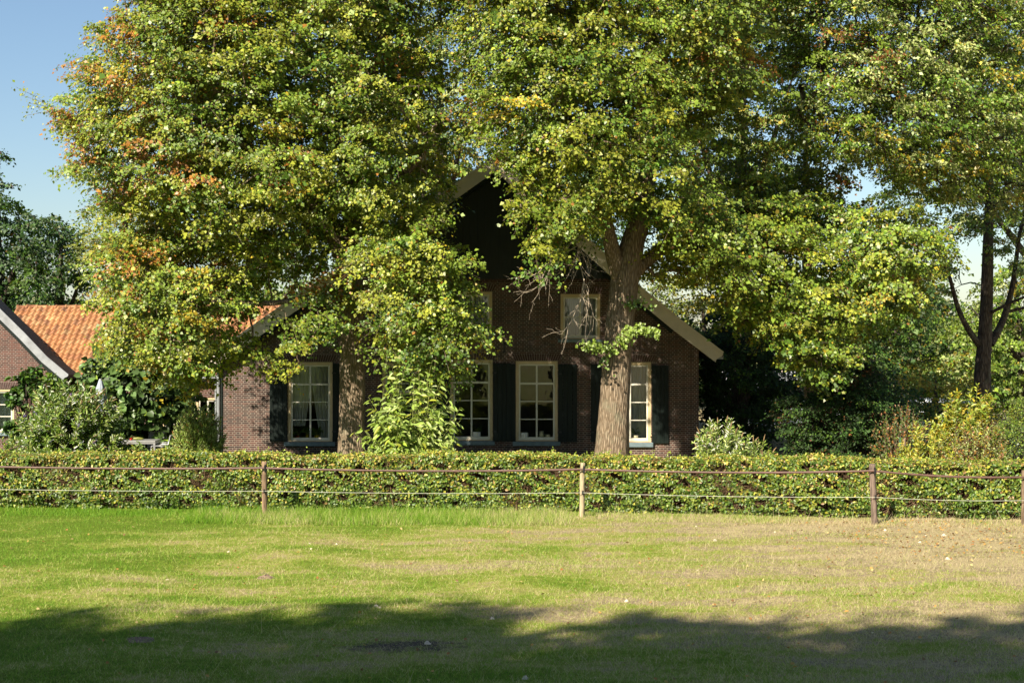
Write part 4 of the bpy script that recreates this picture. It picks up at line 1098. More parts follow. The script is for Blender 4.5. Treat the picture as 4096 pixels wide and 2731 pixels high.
# ------------------------------------------------------------------ shrubs built from leafy shoots
def shoots(name, label, root_xy, n, spread, length, leafL, leafW, per, pal, seed, cat='shrub', lean=(.15, .7), mat='leaf_gloss', spikes=0, petals=0, upright=.6, bend=.25, lvar=.22, group=None, z0=0, pair=2, ell=(1, .8), stemmat='greenstem', dome=None, hang=.0):
    """root_xy: centre on the ground; shoots fan out inside an ellipse; dome=(width, depth, height) limits the bush"""
    rg = np.random.default_rng(seed); cx, cy = root_xy
    root = empty(name, (cx, cy, 0), label, cat, group)
    W_, D_, H_ = dome
    # shoot tips spread over the dome shell
    th = rg.uniform(0, 2*np.pi, n); cz = rg.uniform(.08, 1, n)**.7
    sh = rg.uniform(.72, 1.04, n)
    rr = np.sqrt(np.maximum(0, 1-cz**3*.97))
    T = np.stack([np.cos(th)*rr*W_/2*sh, np.sin(th)*rr*D_/2*sh, cz*H_*sh], 1)
    B = T.copy(); B[:, :2] *= .15; B[:, 2] = 0
    A = T*np.array([.55, .55, .62])+np.array([0, 0, .06*H_])+rg.normal(0, 1, T.shape)*np.array([.07*W_, .07*D_, .05*H_])
    def bez(t): t = t[..., None]; return (1-t)**2*B[:, None]+2*t*(1-t)*A[:, None]+t*t*T[:, None]
    tt = np.linspace(0, 1, 7)[None]*np.ones((n, 1)); Pp = bez(tt)
    V, q = seg_tubes(Pp[:, :-1].reshape(-1, 3), Pp[:, 1:].reshape(-1, 3), np.tile(np.linspace(.010, .004, 6), n), np.tile(np.linspace(.009, .003, 6), n), 4)
    link('stem', mesh_arrays('stem', V, q), M[stemmat], root)
    # leaves in pairs along the outer part
    SL = np.linalg.norm(T-B, axis=1); t = np.linspace(max(.05, 1-length/max(.3, SL.mean())), 1, per)[None]*np.ones((n, 1)); t = np.clip(t+rg.normal(0, .01, t.shape), 0, 1)
    P = bez(t); D = norm(bez(np.clip(t+.03, 0, 1.03))-bez(t-.02))
    Ps = []; Ax = []; Nn = []; Ll = []
    for s in range(pair):
        ph = np.arange(per)[None]*2.4+rg.uniform(0, 6.28, (n, 1))+s*np.pi*2/pair
        ref = np.array([0.1, .2, 1.]); u = norm(np.cross(D, ref)+1e-4); v = np.cross(D, u)
        rad = u*np.cos(ph)[..., None]+v*np.sin(ph)[..., None]
        ax = rad*(1-upright)+D*upright+np.array([0, 0, -hang])*(.5+rg.random((n, per, 1)))+rg.normal(0, .12, P.shape); N = D*.35-rad*.25+np.array([-.2, -.6, .5])+rg.normal(0, .28, P.shape)
        tipf = 1-.35*np.maximum(0, (t-.85)/.15)
        Ps.append(P+rad*.01); Ax.append(ax); Nn.append(N); Ll.append(leafL*tipf*np.exp(rg.normal(0, .15, t.shape)))
    P_ = np.concatenate([x.reshape(-1, 3) for x in Ps]); A_ = np.concatenate([x.reshape(-1, 3) for x in Ax]); N_ = np.concatenate([x.reshape(-1, 3) for x in Nn]); L_2 = np.concatenate([x.ravel() for x in Ll])
    C = colours(rg, len(P_), 1, pal, .5, lvar)
    link('foliage', leaf_mesh('foliage', P_, A_, N_, L_2, L_2*leafW, C, 6, .2), M[mat], root)
    if spikes:
        k = rg.choice(n, spikes, replace=False); k = k[np.argsort(-T[k, 2])]
        d = norm(T[k]-A[k]+np.array([0, -.0, .1])); l = rg.uniform(.12, .24, spikes)[:, None]
        mid = T[k]+d*l*.5; tip = T[k]+d*l+np.array([0, 0, -.03])
        for e in range(spikes):
            V1, q1 = seg_tubes(T[k[e]][None], mid[e][None], [.014], [.013], 6); V2, q2 = seg_tubes(mid[e][None], tip[e][None], [.013], [.004], 6)
            q2 = q2.copy(); q2[q2 < 6] += 0
            Vv = np.concatenate([V1, V2[6:]]); qv = np.concatenate([q1, q2+6]); Vv = Vv+rg.normal(0, .0025, Vv.shape)
            link('flower_spike', mesh_arrays('flower_spike', Vv, qv), M['spike'], root)
    if petals:
        k = rg.choice(n, petals, replace=False); d = norm(T[k]-A[k]); m = 26
        for e in range(petals):
            P3 = T[k[e]][None]+d[e][None]*rg.uniform(-.02, .13, (m, 1))+rg.normal(0, .013, (m, 3))
            link('blossom', leaf_mesh('blossom', P3, rg.normal(0, 1, P3.shape), rg.normal(0, 1, P3.shape), np.full(m, .022), np.full(m, .016), np.full((m, 3), .3)), M['petal'], root)
    return root
LG = np.array((.26,.36,.07)); LP = np.array((.42,.50,.16)); WH = np.array((.6,.62,.5))
# butterfly bush left: x 60-520, y 1530-1800 -> Y 39
p = atP(285, 1800, 39.0)
shoots('butterfly_bush', 'wide butterfly bush with brown seed spikes in front of the left brick gable', (p[0], 39.0), 460, 0, .75, .16, .28, 15, [(5, G1*1.2), (4, G2), (2, LP*.8), (1.3, WH)], 31, spikes=96, petals=14, dome=(3.3, 2.4, 2.55), upright=.5, stemmat='stem')
p = atP(2890, 1790, 36.5)
shoots('butterfly_bush', 'low butterfly bush with pale leaves and brown spikes at the right house corner', (p[0]+.02, 36.5), 200, 0, .55, .13, .25, 12, [(3, G1*1.3), (4, G2*1.2), (3, LP), (2, WH)], 32, spikes=55, dome=(1.8, 1.5, 1.72), upright=.5, stemmat='stem')
p = atP(3035, 1800, 36.2)
shoots('butterfly_bush', 'small spreading butterfly bush with two long brown spikes right of the house', (p[0], 36.2), 60, 0, .45, .12, .25, 9, [(3, G1), (4, G2), (1, LP)], 33, spikes=20, dome=(1.0, .9, 1.28), upright=.5, stemmat='stem')
# tall pale shrub in front of the door
p = atP(1640, 1800, 34.0)
shoots('laurel_shrub', 'tall pale green shrub with long narrow leaves in front of the door', (p[0], 34.0), 120, 0, 1.7, .23, .33, 19, [(3, G2*1.2), (5, LG*1.05), (3, LP*.9), (1, YG)], 34, dome=(2.75, 1.7, 3.35), upright=.45, hang=.45, lvar=.15, pair=1, mat='leaf')
# oleander
p = atP(790, 1800, 39.5)
shoots('oleander', 'oleander bush with fine grey green leaves beside the house corner', (p[0], 39.5), 300, 0, .7, .12, .2, 15, [(3, G2*1.1), (4, LG*.9), (3, LP*.9), (.5, BR*1.5)], 35, dome=(1.65, 1.3, 2.1), upright=.7, stemmat='stem')
# low plants peeping over the hedge
for i, (px, py) in enumerate([(470, 1790), (545, 1795), (690, 1798), (110, 1780), (30, 1770)]):
    p = atP(px, py, 35.5+i*.2)
    shoots('garden_plant', ['leafy young shoots above the hedge left of the garden table', 'leafy young shoots above the hedge under the garden table', 'low green plant above the hedge under the oleander', 'low leafy plant at the foot of the butterfly bush', 'low leafy plant at the left edge above the hedge'][i], (p[0], 35.5+i*.2), 22, 0, .4, .10, .45, 7, [(2, G1), (3, G2), (1, YG)], 40+i, dome=(.7, .6, 1.22 if i < 3 else 1.5), upright=.5)
# yellow shrub, dry shrub and box at the right edge
p = atP(3840, 1800, 35.0)
shoots('yellow_shrub', 'yellow green shrub with broad leaves below the oak trunk', (p[0]+.2, 35.0), 190, 0, .55, .13, .42, 11, [(3, G2*1.3), (5, YG), (3, YE*.7)], 51, dome=(2.0, 1.6, 2.65), upright=.5, mat='leaf')
p = atP(3700, 1800, 34.3)
shoots('yellow_shrub', 'low yellowing shrub rising from the hedge at the right', (p[0], 34.3), 120, 0, .4, .10, .4, 9, [(2, G2), (5, YG*1.2), (3, YE*.7)], 52, dome=(1.7, 1.2, 1.75), upright=.5, mat='leaf')
p = atP(3900, 1800, 34.0)
shoots('dry_shrub', 'pale dry shrub with bare twigs in front of the yellow shrub', (p[0], 34.0), 230, 0, .95, .07, .45, 15, [(3, YE*.55), (4, PALE), (2, BR*1.5), (3, G2)], 53, dome=(2.1, 1.3, 1.95), upright=.5, stemmat='stem', mat='leaf')
p = atP(3610, 1800, 37.0)
shoots('dry_shrub', 'reddish withered shrub left of the yellow shrub', (p[0], 37.0), 170, 0, .9, .07, .5, 12, [(2.5, BR*1.2), (1.5, ORG*.5), (5, G1), (3, PALE*.6)], 54, dome=(2.0, 1.3, 2.1), upright=.6, stemmat='stem', mat='leaf')

def bush(name, label, ell, n, nl, L, Rr, pal, seed, cat='shrub', mat='leaf_gloss', droop=.4, wr=.75, shape=4, outn=.5, jit=.45, lvar=.3, stem_to=.4):
    "rounded bush: ell = centre and half sizes of its ellipsoid"
    rg = np.random.default_rng(seed); c = np.array(ell[:3]); s = np.array(ell[3:])
    root = empty(name, (c[0], c[1], 0), label, cat)
    d = norm(rg.normal(0, 1, (n, 3))); r = rg.uniform(.45, 1.0, n)**.45; P = c+d*s*r[:, None]*(1+.12*np.sin(d[:, :1]*5+seed)+.1*np.sin(d[:, 2:]*7))
    P = P[P[:, 2] > .05]; m = len(P)
    Lp, AX, N, Ls, Ws, C, base, (TA, TB) = sprays(rg, P, np.tile(c-[0, 0, s[2]*.3], (m, 1)), nl, Rr, L, pal, droop, outn=outn, jit=jit, lvar=lvar, wr=wr)
    off = np.array([c[0], c[1], 0])
    link('foliage', leaf_mesh('foliage', Lp-off, AX, N, Ls, Ws, C, shape), M[mat], root)
    k = rg.choice(m, min(m, 60), replace=False); A = np.tile(off+[0, 0, 0], (len(k), 1))+rg.normal(0, .12, (len(k), 3))*[1, 1, 0]; mid = A*.5+base[k]*.5+[0, 0, .1]
    V1, q1 = seg_tubes(A, mid, np.full(len(k), .03), np.full(len(k), .018), 6); V2, q2 = seg_tubes(mid, base[k], np.full(len(k), .018), np.full(len(k), .008), 6); V3, q3 = seg_tubes(TA, TB, np.full(len(TA), .005), np.full(len(TA), .003), 3)
    V, q = join_parts([(V1, q1), (V2, q2), (V3, q3)]); link('stem', mesh_arrays('stem', V-off, q), M['bark_dark'], root)
    return root
# fig
FG = np.array((.055,.095,.025))
p = atP(555, 1570, 44.6)
bush('fig_tree', 'dark green fig tree with large lobed leaves against the tiled wing', (p[0], 44.6, 1.95, 1.75, 1.4, 1.85), 190, 46, .19, (.45, .7), [(5, FG), (4, FG*1.7), (1, G2)], 61, 'tree', wr=.9, shape=6)
p = atP(100, 1640, 41.3)
bush('climbing_vine', 'dark climbing vine on the left brick gable beside its window', (p[0], 41.45, 1.6, .55, .22, 1.3), 60, 30, .11, (.25, .4), [(5, G0*1.5), (3, G1)], 62, 'climber', wr=.9, shape=6)
p = atP(190, 1545, 41.4)
bush('climbing_vine', 'vine shoots hanging under the verge of the left brick gable', (p[0], 41.45, 2.3, .5, .18, .3), 34, 26, .11, (.25, .4), [(4, G0*1.5), (3, G1), (2, G2)], 63, 'climber', wr=.9, shape=6)
p = atP(3400, 1650, 39.0)
bush('holly_bush', 'large dark holly bush behind the hedge right of the house', (p[0], 39.0, 1.35, 1.85, 1.6, 1.75), 460, 130, .06, (.4, .65), [(6, G0*.8), (3, G0*1.6), (1, G1), (.5, BR*.5)], 64, mat='leaf_dull', wr=.6)
p = atP(4060, 1700, 34.5)
bush('box_shrub', 'dense fine leaved green shrub at the right edge', (p[0]+.3, 34.5, .95, 1.3, 1.0, 1.15), 260, 110, .035, (.25, .4), [(4, G1), (4, G2), (1, YG)], 65, wr=.6)
p = atP(2960, 1600, 47.0)
bush('holly_bush', 'dark shaded holly beside the right house corner', (p[0], 47.0, 2.3, 1.5, 1.6, 2.9), 330, 80, .08, (.5, .8), [(6, G0*.8), (2, G0*1.6), (.6, G1)], 66, mat='leaf_dull', wr=.6)

# small fence post with green mesh behind the hedge
p = atP(3618, 1800, 34.8); mf = empty('mesh_fence', (p[0], 34.8, 0), 'short green wire mesh fence with a wooden post behind the hedge', 'fence')
mb = MB(); mb.tube([(p[0], 34.8, 0), (p[0], 34.8, 1.32)], .035, 10); mb.build('post', M['wood_post'], mf)
mb = MB()
for i in range(26): mb.bar((p[0]+.05+i*.05, 34.83, .1), (p[0]+.05+i*.05, 34.83, 1.22), .004, .004)
for i in range(14): mb.bar((p[0]+.03, 34.826, .12+i*.08), (p[0]+1.33, 34.826, .12+i*.08), .004, .004)
mb.bar((p[0]-.1, 34.83, 0), (p[0]-.1, 34.83, 1.35), .04, .02)
mb.build('wire_mesh', mat_simple('green_wire', (.02,.09,.06), .5, .2, 9), mf)

# ------------------------------------------------------------------ vehicles and shed glimpsed through the trees
def vehicle(name, label, cat, x, y, rz, L, Wd, H, hood, col, tall=False):
    t = empty(name, (0, 0, 0), label, cat)
    if tall: prof = [(-L/2, .4), (-L/2, H*.55), (-L/2+.12, H*.93), (-L/2+.35, H), (L/2-.9, H), (L/2-.25, H*.9), (L/2-.03, H*.55), (L/2, .4)]
    else: prof = [(-L/2, .35), (-L/2-.03, .75), (-L/2+.15, 1.0), (-L/2+.75, H-.06), (-L/2+1.2, H), (L/2-1.9, H), (L/2-1.1, .98), (L/2-.15, .82), (L/2, .6), (L/2, .35)]
    mb = MB(); mb.prism(prof, -Wd/2, Wd/2); mb.build('body', col, t, bevel=.07)
    mb = MB()
    for s in (-1, 1):
        yy = s*(Wd/2+.001)
        if tall: pts = [(-L/2+.5, H*.58), (L/2-.6, H*.58), (L/2-.75, H*.85), (-L/2+.5, H*.85)]
        else: pts = [(-L/2+.45, 1.0), (L/2-1.25, 1.0), (L/2-1.95, H-.1), (-L/2+1.0, H-.12)]
        mb.prism(pts, min(yy, yy+s*.006), max(yy, yy+s*.006))
    mb.build('side_window', M['car_glass'], t)
    for sx in (-L*.31, L*.31):
        for s in (-1, 1):
            mb = MB(); mb.tube([(sx, s*(Wd/2-.16), .33), (sx, s*(Wd/2+.02), .33)], .33, 22); wh = mb.build('wheel', M['rubber'], t)
            mb = MB(); mb.tube([(sx, s*(Wd/2+.021), .33), (sx, s*(Wd/2+.03), .33)], .2, 16); mb.build('rim', M['zinc'], wh)
    for s in (-1, 1):
        mb = MB(); mb.box(-L/2-.03, -L/2+.06, s*Wd/2*.95, s*Wd/2*.72, .72, .9); mb.build('tail_light', M['red'], t)
    mb = MB(); mb.box(-L/2-.05, -L/2+.02, -.26, .26, .5, .61); mb.build('number_plate', M['pot_yellow'], t)
    place(t, x, y, rz); return t
p = atP(3115, 1700, 58.0)
vehicle('white_van', 'white van parked behind the dark trees right of the house', 'van', p[0], 58.0, R(35), 5.2, 2.0, 2.5, 0, M['car_white'], True)
p = atP(3740, 1720, 56.0)
vehicle('parked_car', 'pale car parked behind the withered shrub on the right', 'car', p[0]-.2, 56.0, R(170), 4.3, 1.75, 1.45, 0, M['car_white'])
p = atP(3680, 1640, 64.0); sh = empty('garden_shed', (p[0], 64.0, 0), 'low lean-to with a dark roof far behind the shrubs on the right', 'shed')
mb = MB(); mb.box(p[0]-.8, p[0]+.9, 64, 67, 0, .7); mb.build('wall', mat_simple('dark_shed_boards', (.05,.04,.035), .9, .3, 5), sh)
mb = MB(); mb.prism([(p[0]-1.0, .65), (p[0]+1.1, .65), (p[0]+1.0, .95), (p[0]-.9, .95)], 63.7, 67.3); mb.build('roof', mat_simple('dark_slate', (.035,.038,.045), .7, .3, 5), sh)

# ------------------------------------------------------------------ trees
LIN = [(2.2, G1*1.25), (7, G2*1.15), (5.5, YG), (.5, YE*.8), (.5, ORG*.6+BR*.3)]
def t1_col(Cn, rng):
    # autumn colour on the outer left side and in scattered sprays
    x = Cn[:, 0]; z = Cn[:, 2]; n = len(Cn)
    w = np.tile(np.array([2.4, 5.5, 6, .4, .12]), (n, 1))
    left = np.clip((-6.5-x)/4, 0, 1)*np.clip(1.2-abs(z-10)/7, 0, 1)
    w[:, 3] += left*1.6; w[:, 4] += left*6
    low = np.clip((4.5-z)/2, 0, 1)*np.clip((-6-x)/2, 0, 1); w[:, 3] += low*5; w[:, 2] += low*3
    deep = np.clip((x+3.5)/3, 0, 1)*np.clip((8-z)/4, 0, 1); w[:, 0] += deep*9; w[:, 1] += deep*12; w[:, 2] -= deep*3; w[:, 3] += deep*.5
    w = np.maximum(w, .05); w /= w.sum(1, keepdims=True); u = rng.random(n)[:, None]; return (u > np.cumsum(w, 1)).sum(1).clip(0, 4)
T1Y = 38.6
T1 = tree('linden_tree', 'big linden left of the door with yellowing leaves and orange tips on its left side', [
    ([(330,-330),(225,0),(300,55),(215,88),(212,125),(262,150),(185,165),(185,205),(150,215),(165,245),(88,258),(98,300),(175,338),(110,385),(185,425),(175,455),(240,500),(390,590),(520,640),(640,650),(700,650),(750,610),(790,560),(860,600),(970,570),(1020,490),(1035,420),(1010,380),(1040,330),(1030,200),(985,110),(980,0),(975,-330)], T1Y, 4.3, .38, .66, 43.0),
    ([(235,500),(400,540),(560,590),(600,640),(575,700),(545,770),(565,800),(545,860),(505,895),(455,915),(415,905),(365,870),(300,835),(232,800),(222,700),(235,640),(228,560)], T1Y-1.2, 2.9, .75, .60),
    ([(780,600),(800,530),(860,510),(960,485),(1010,480),(1040,540),(1090,585),(1080,650),(1090,735),(1120,775),(1080,850),(1045,900),(1000,890),(930,890),(880,865),(865,800),(840,740),(810,690)], T1Y-2.5, 1.7, .9, .58),
    ([(700,650),(760,620),(810,640),(820,740),(785,785),(740,825),(700,860),(645,890),(605,860),(640,810),(630,770),(700,730)], T1Y-1.6, 1.1, .8, .62),
    ], [
    ([(808,1062,T1Y),(808,1000,T1Y),(811,880,T1Y),(808,760,T1Y),(808,640,T1Y),(812,560,T1Y),(822,470,T1Y),(826,360,T1Y+.3),(822,230,T1Y+.5),(820,100,T1Y+.6),(816,-60,T1Y+.6),(812,-300,T1Y+.6)], [.38,.345,.335,.315,.30,.31,.27,.23,.19,.16,.12,.05]),
    ([(805,640,T1Y),(775,560,T1Y-.3),(738,500,T1Y-.6),(700,440,T1Y-1),(600,350,T1Y-1.6),(480,300,T1Y-2)], [.22,.19,.16,.13,.09,.04]),
    ([(812,560,T1Y),(870,470,T1Y-1),(930,400,T1Y-1.6),(1000,330,T1Y-2)], [.17,.13,.09,.04]),
    ([(822,420,T1Y+.2),(760,300,T1Y+1),(660,190,T1Y+1.4),(560,140,T1Y+1.6),(400,90,T1Y+2)], [.18,.15,.12,.09,.04]),
    ([(822,330,T1Y+.3),(850,200,T1Y-.4),(880,80,T1Y-.8),(905,-120,T1Y-1)], [.15,.12,.10,.05]),
    ([(812,600,T1Y),(780,520,T1Y+1.2),(700,420,T1Y+2),(560,340,T1Y+2.4),(420,300,T1Y+2.6)], [.15,.13,.1,.07,.03]),
    ([(808,720,T1Y-.1),(870,690,T1Y-1.2),(960,700,T1Y-2.2),(1060,740,T1Y-2.8)], [.10,.08,.05,.02]),
    ([(806,700,T1Y-.1),(720,680,T1Y-1),(620,700,T1Y-1.4),(480,690,T1Y-1.8),(360,700,T1Y-1.8)], [.11,.09,.07,.05,.02]),
    ([(820,200,T1Y+.5),(770,60,T1Y),(720,-80,T1Y-.2),(640,-200,T1Y)], [.12,.1,.08,.04]),
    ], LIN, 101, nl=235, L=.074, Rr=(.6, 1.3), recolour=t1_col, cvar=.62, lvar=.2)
T2Y = 37.2
def t2_col(Cn, rng):
    x = Cn[:, 0]; z = Cn[:, 2]; n = len(Cn); w = np.tile(np.array([2.5, 6.5, 5.5, .55, .35]), (n, 1))
    k = np.clip((z-8)/6, 0, 1); w[:, 3] += k*.9
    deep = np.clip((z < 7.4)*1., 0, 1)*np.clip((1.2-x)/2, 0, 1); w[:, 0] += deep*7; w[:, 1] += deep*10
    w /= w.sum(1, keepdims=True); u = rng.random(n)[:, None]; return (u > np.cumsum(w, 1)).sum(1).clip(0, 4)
T2 = tree('linden_tree', 'big linden with the thick forked trunk in front of the right half of the house', [
    ([(1010,-330),(975,0),(1050,70),(1045,200),(1075,260),(1075,290),(1130,330),(1165,370),(1200,430),(1225,500),(1250,560),(1330,580),(1385,530),(1420,510),(1470,530),(1520,580),(1600,600),(1660,500),(1600,330),(1650,300),(1750,250),(1760,100),(1740,-330)], T2Y-.3, 3.8, .38, .66),
    ([(1190,470),(1215,440),(1270,440),(1370,490),(1330,540),(1300,570),(1280,600),(1275,640),(1240,665),(1225,645),(1215,590),(1195,540)], T2Y-2.0, 1.2, 1, .52),
    ([(1540,480),(1640,470),(1720,520),(1760,600),(1740,670),(1680,700),(1640,680),(1600,620),(1545,600)], T2Y-1.2, 1.3, .9, .66),
    ([(1060,300),(1120,285),(1200,320),(1220,370),(1180,385),(1150,360),(1100,345)], T2Y-1.6, 1.0, 1, .6),
    ([(1130,335),(1190,330),(1250,380),(1300,430),(1260,470),(1220,440),(1170,400)], T2Y-1.8, 1.0, 1, .55),
    ([(1330,400),(1400,380),(1480,420),(1560,440),(1570,500),(1500,500),(1440,470),(1395,500),(1360,540),(1320,560),(1290,520),(1300,460)], T2Y-2.2, 1.0, 1, .6),
    ([(1490,540),(1580,480),(1700,520),(1790,600),(1790,740),(1720,780),(1640,730),(1580,690),(1530,670),(1490,670)], T2Y+.8, 2.4, .85, .64),
    ([(1560,300),(1700,250),(1800,300),(1850,420),(1880,540),(1800,600),(1700,620),(1600,560),(1550,440)], T2Y+1.8, 2.2, .5, .9),
    ], [
    ([(1405,1062,T2Y),(1408,1000,T2Y),(1415,900,T2Y),(1420,800,T2Y),(1428,720,T2Y),(1436,640,T2Y),(1452,560,T2Y),(1476,490,T2Y),(1484,400,T2Y+.1),(1490,300,T2Y+.2),(1500,200,T2Y+.3),(1500,60,T2Y+.3),(1500,-300,T2Y+.3)], [.45,.42,.385,.365,.355,.37,.32,.27,.235,.22,.18,.14,.05]),
    ([(1425,640,T2Y),(1405,575,T2Y-.2),(1392,510,T2Y-.5),(1385,430,T2Y-.9),(1340,350,T2Y-1.4),(1280,300,T2Y-1.8)], [.24,.21,.17,.13,.09,.04]),
    ([(1450,630,T2Y),(1500,585,T2Y+.2),(1560,550,T2Y+.5),(1640,520,T2Y+.8),(1720,505,T2Y+1.2),(1800,500,T2Y+1.6)], [.22,.16,.135,.11,.08,.03]),
    ([(1488,330,T2Y+.2),(1520,250,T2Y+.3),(1570,190,T2Y+.4),(1620,150,T2Y+.4),(1700,60,T2Y+.5),(1760,-60,T2Y+.5)], [.22,.19,.16,.14,.10,.04]),
    ([(1478,470,T2Y),(1420,380,T2Y+1.2),(1360,260,T2Y+1.8),(1300,100,T2Y+2),(1260,-120,T2Y+2)], [.16,.13,.11,.08,.04]),
    ([(1490,280,T2Y+.2),(1420,160,T2Y-.8),(1330,60,T2Y-1.4),(1200,-60,T2Y-1.6)], [.14,.11,.08,.04]),
    ([(1392,520,T2Y-.4),(1330,480,T2Y-1),(1250,470,T2Y-1.6),(1160,460,T2Y-2)], [.10,.08,.05,.02]),
    ([(1500,180,T2Y+.3),(1560,60,T2Y-.6),(1600,-100,T2Y-1)], [.13,.10,.05]),
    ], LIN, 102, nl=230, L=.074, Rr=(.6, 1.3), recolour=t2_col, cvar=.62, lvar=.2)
# leafy sprig and dead hanging twigs belong to the second linden
def sprig(parent, pts, n, L, seed, pal, name='sprig', wob=.10):
    rg = np.random.default_rng(seed); pts = np.array([atO(*p) for p in pts]); L0 = np.concatenate([[0], np.cumsum(np.linalg.norm(np.diff(pts, axis=0), axis=1))])
    t = rg.uniform(0, L0[-1], n); P = np.stack([np.interp(t, L0, pts[:, i]) for i in range(3)], 1)+rg.normal(0, wob, (n, 3))*[1, 1, .75]
    AX = rg.normal(0, .35, (n, 3))+[0, -.35, -.75]; N = rg.normal(0, .3, (n, 3))+[-.15, -.8, .5]
    off = np.array(parent.location); f = link('foliage', leaf_mesh('foliage', P-off, AX, N, rg.uniform(.7, 1.2, n)*L, rg.uniform(.65, 1.1, n)*L, colours(rg, n, 1, pal, .5, .15), 6), M['leaf'], parent)
    q = pts[:-1], pts[1:]; k = len(pts)-1; B = P+rg.normal(0, .02, P.shape); m = rg.choice(n, n//3, replace=False)
    near = np.stack([np.interp(t[m], L0, pts[:, i]) for i in range(3)], 1)
    V1, q1 = seg_tubes(q[0], q[1], np.full(k, .010), np.full(k, .007), 5); V2, q2 = seg_tubes(near, P[m], np.full(len(m), .003), np.full(len(m), .002), 3)
    V, qq = join_parts([(V1, q1), (V2, q2)]); link('stem', mesh_arrays('stem', V-off, qq), M['bark'], f)
sy = T2Y-.75
sprig(T2, [(1412,800,T2Y-.4),(1380,795,sy),(1350,795,sy-.1),(1338,790,sy-.1)], 230, .085, 5, [(3, LG*.9), (2, G2*1.3)])
sprig(T2, [(1425,790,T2Y-.42),(1440,765,sy),(1462,753,sy-.1),(1490,757,sy-.15),(1510,768,sy-.15)], 320, .085, 6, [(3, LG*.9), (2, G2*1.3)])
sprig(T2, [(1445,700,T2Y-.3),(1455,690,sy),(1480,692,sy),(1500,705,sy)], 80, .08, 7, [(3, G1*1.3), (2, G2)])
sprig(T2, [(1390,820,T2Y-.35),(1385,835,sy),(1400,850,sy)], 26, .08, 8, [(3, G1*1.3), (2, G2)], wob=.07)
rg = np.random.default_rng(12)
def dead(parent, strokes, Y, seed):
    rg = np.random.default_rng(seed); A = []; B = []; ra = []; rb = []; off = np.array(parent.location)
    def line(pts, r0, r1, lev):
        for i in range(len(pts)-1):
            a, b = pts[i], pts[i+1]; u0, u1 = i/(len(pts)-1), (i+1)/(len(pts)-1)
            A.append(a); B.append(b); ra.append(r0+(r1-r0)*u0); rb.append(r0+(r1-r0)*u1)
            if lev and rg.random() < .75:
                d = (b-a)/np.linalg.norm(b-a); ln = rg.uniform(.12, .42)*lev
                e = d*.7+rg.normal(0, .55, 3); e /= np.linalg.norm(e); p = [a+(b-a)*.5]
                for k in range(4): p.append(p[-1]+e*ln/4+rg.normal(0, .02, 3)); e = e+np.array([0, 0, -.08])
                line(p, (r0+(r1-r0)*u0)*.6, .0025, lev-1)
    for pts, r0 in strokes:
        P = np.array([atO(x, y, Y+yy) for x, y, yy in pts]); L0 = np.concatenate([[0], np.cumsum(np.linalg.norm(np.diff(P, axis=0), axis=1))]); r0 *= 1.25; n = max(4, int(L0[-1]/.16))
        t = np.linspace(0, L0[-1], n); Q = np.stack([np.interp(t, L0, P[:, i]) for i in range(3)], 1)+rg.normal(0, .012, (n, 3)); line(list(Q), r0, .003, 2)
    V, q = seg_tubes(A, B, ra, rb, 5); link('dead_branch', mesh_arrays('dead_branch', V-off, q), M['deadwood'], parent)
dead(T2, [([(1312,495,.6),(1300,530,.3),(1288,560,.1),(1265,600,0),(1230,632,0),(1192,640,-.1)], .016), ([(1290,555,.1),(1275,590,-.1),(1255,640,-.2),(1222,668,-.2),(1205,672,-.2)], .012),
          ([(1278,585,0),(1258,630,0),(1240,670,0),(1220,695,0)], .010), ([(1335,490,.7),(1332,540,.4),(1328,580,.2),(1338,630,0),(1350,680,-.1),(1362,720,-.1)], .016),
          ([(1330,575,.2),(1320,600,.1),(1298,615,0),(1270,640,0)], .009), ([(1342,640,0),(1335,680,-.1),(1320,720,-.1),(1305,750,-.1),(1290,765,-.1)], .010), ([(1350,670,-.1),(1352,710,-.1),(1340,740,-.1),(1330,755,-.1)], .008),
          ([(1325,560,.2),(1340,590,.1),(1352,625,0)], .008)], T2Y-1.4, 3)
dead(T1, [([(1000,275,.3),(990,310,.1),(975,345,0),(968,372,0)], .03)], T1Y-2, 4)

# third linden on the right, oak, and the trees behind
T3Y = 41.5
RIGHT_LIN = [(3.5, G1*1.1), (7, G2*1.15), (4, YG*.95), (.6, YE*.7), (.3, BR)]
tree('linden_tree', 'linden right of the house with layered bright green sprays', [
    ([(1600,520),(1700,440),(1800,430),(1950,470),(2060,480),(2150,520),(2200,580),(2160,640),(2110,650),(2130,700),(2050,770),(1990,800),(1960,860),(1900,905),(1810,890),(1760,830),(1730,790),(1665,780),(1645,740),(1690,700),(1740,640),(1650,600)], T3Y-3.8, 2.2, .85, .6),
    ([(1680,300),(1800,350),(1950,400),(2010,500),(1900,560),(1750,560),(1660,480),(1620,400)], T3Y-1.2, 2.8, .7, .68),
    ], [
    ([(1870,1060,T3Y),(1870,960,T3Y),(1868,830,T3Y),(1862,700,T3Y),(1855,560,T3Y),(1850,400,T3Y),(1850,320,T3Y)], [.34,.28,.25,.22,.18,.10,.04]),
    ([(1865,760,T3Y),(1900,690,T3Y-1.5),(1980,640,T3Y-2.6),(2080,600,T3Y-3.2)], [.14,.1,.07,.03]),
    ([(1866,800,T3Y),(1820,740,T3Y-1.5),(1760,730,T3Y-2.6),(1690,740,T3Y-3.2)], [.12,.09,.06,.03]),
    ([(1866,860,T3Y),(1850,840,T3Y-1.6),(1830,830,T3Y-2.8)], [.08,.06,.03]),
    ], RIGHT_LIN, 103, nl=240, L=.077, Rr=(.65, 1.1), base_r=.009)
OAK = [(3, G1*1.4), (5, G2*1.15), (3.5, PALE*1.1), (.8, YE*.7), (.4, BR)]
T4Y = 45.0
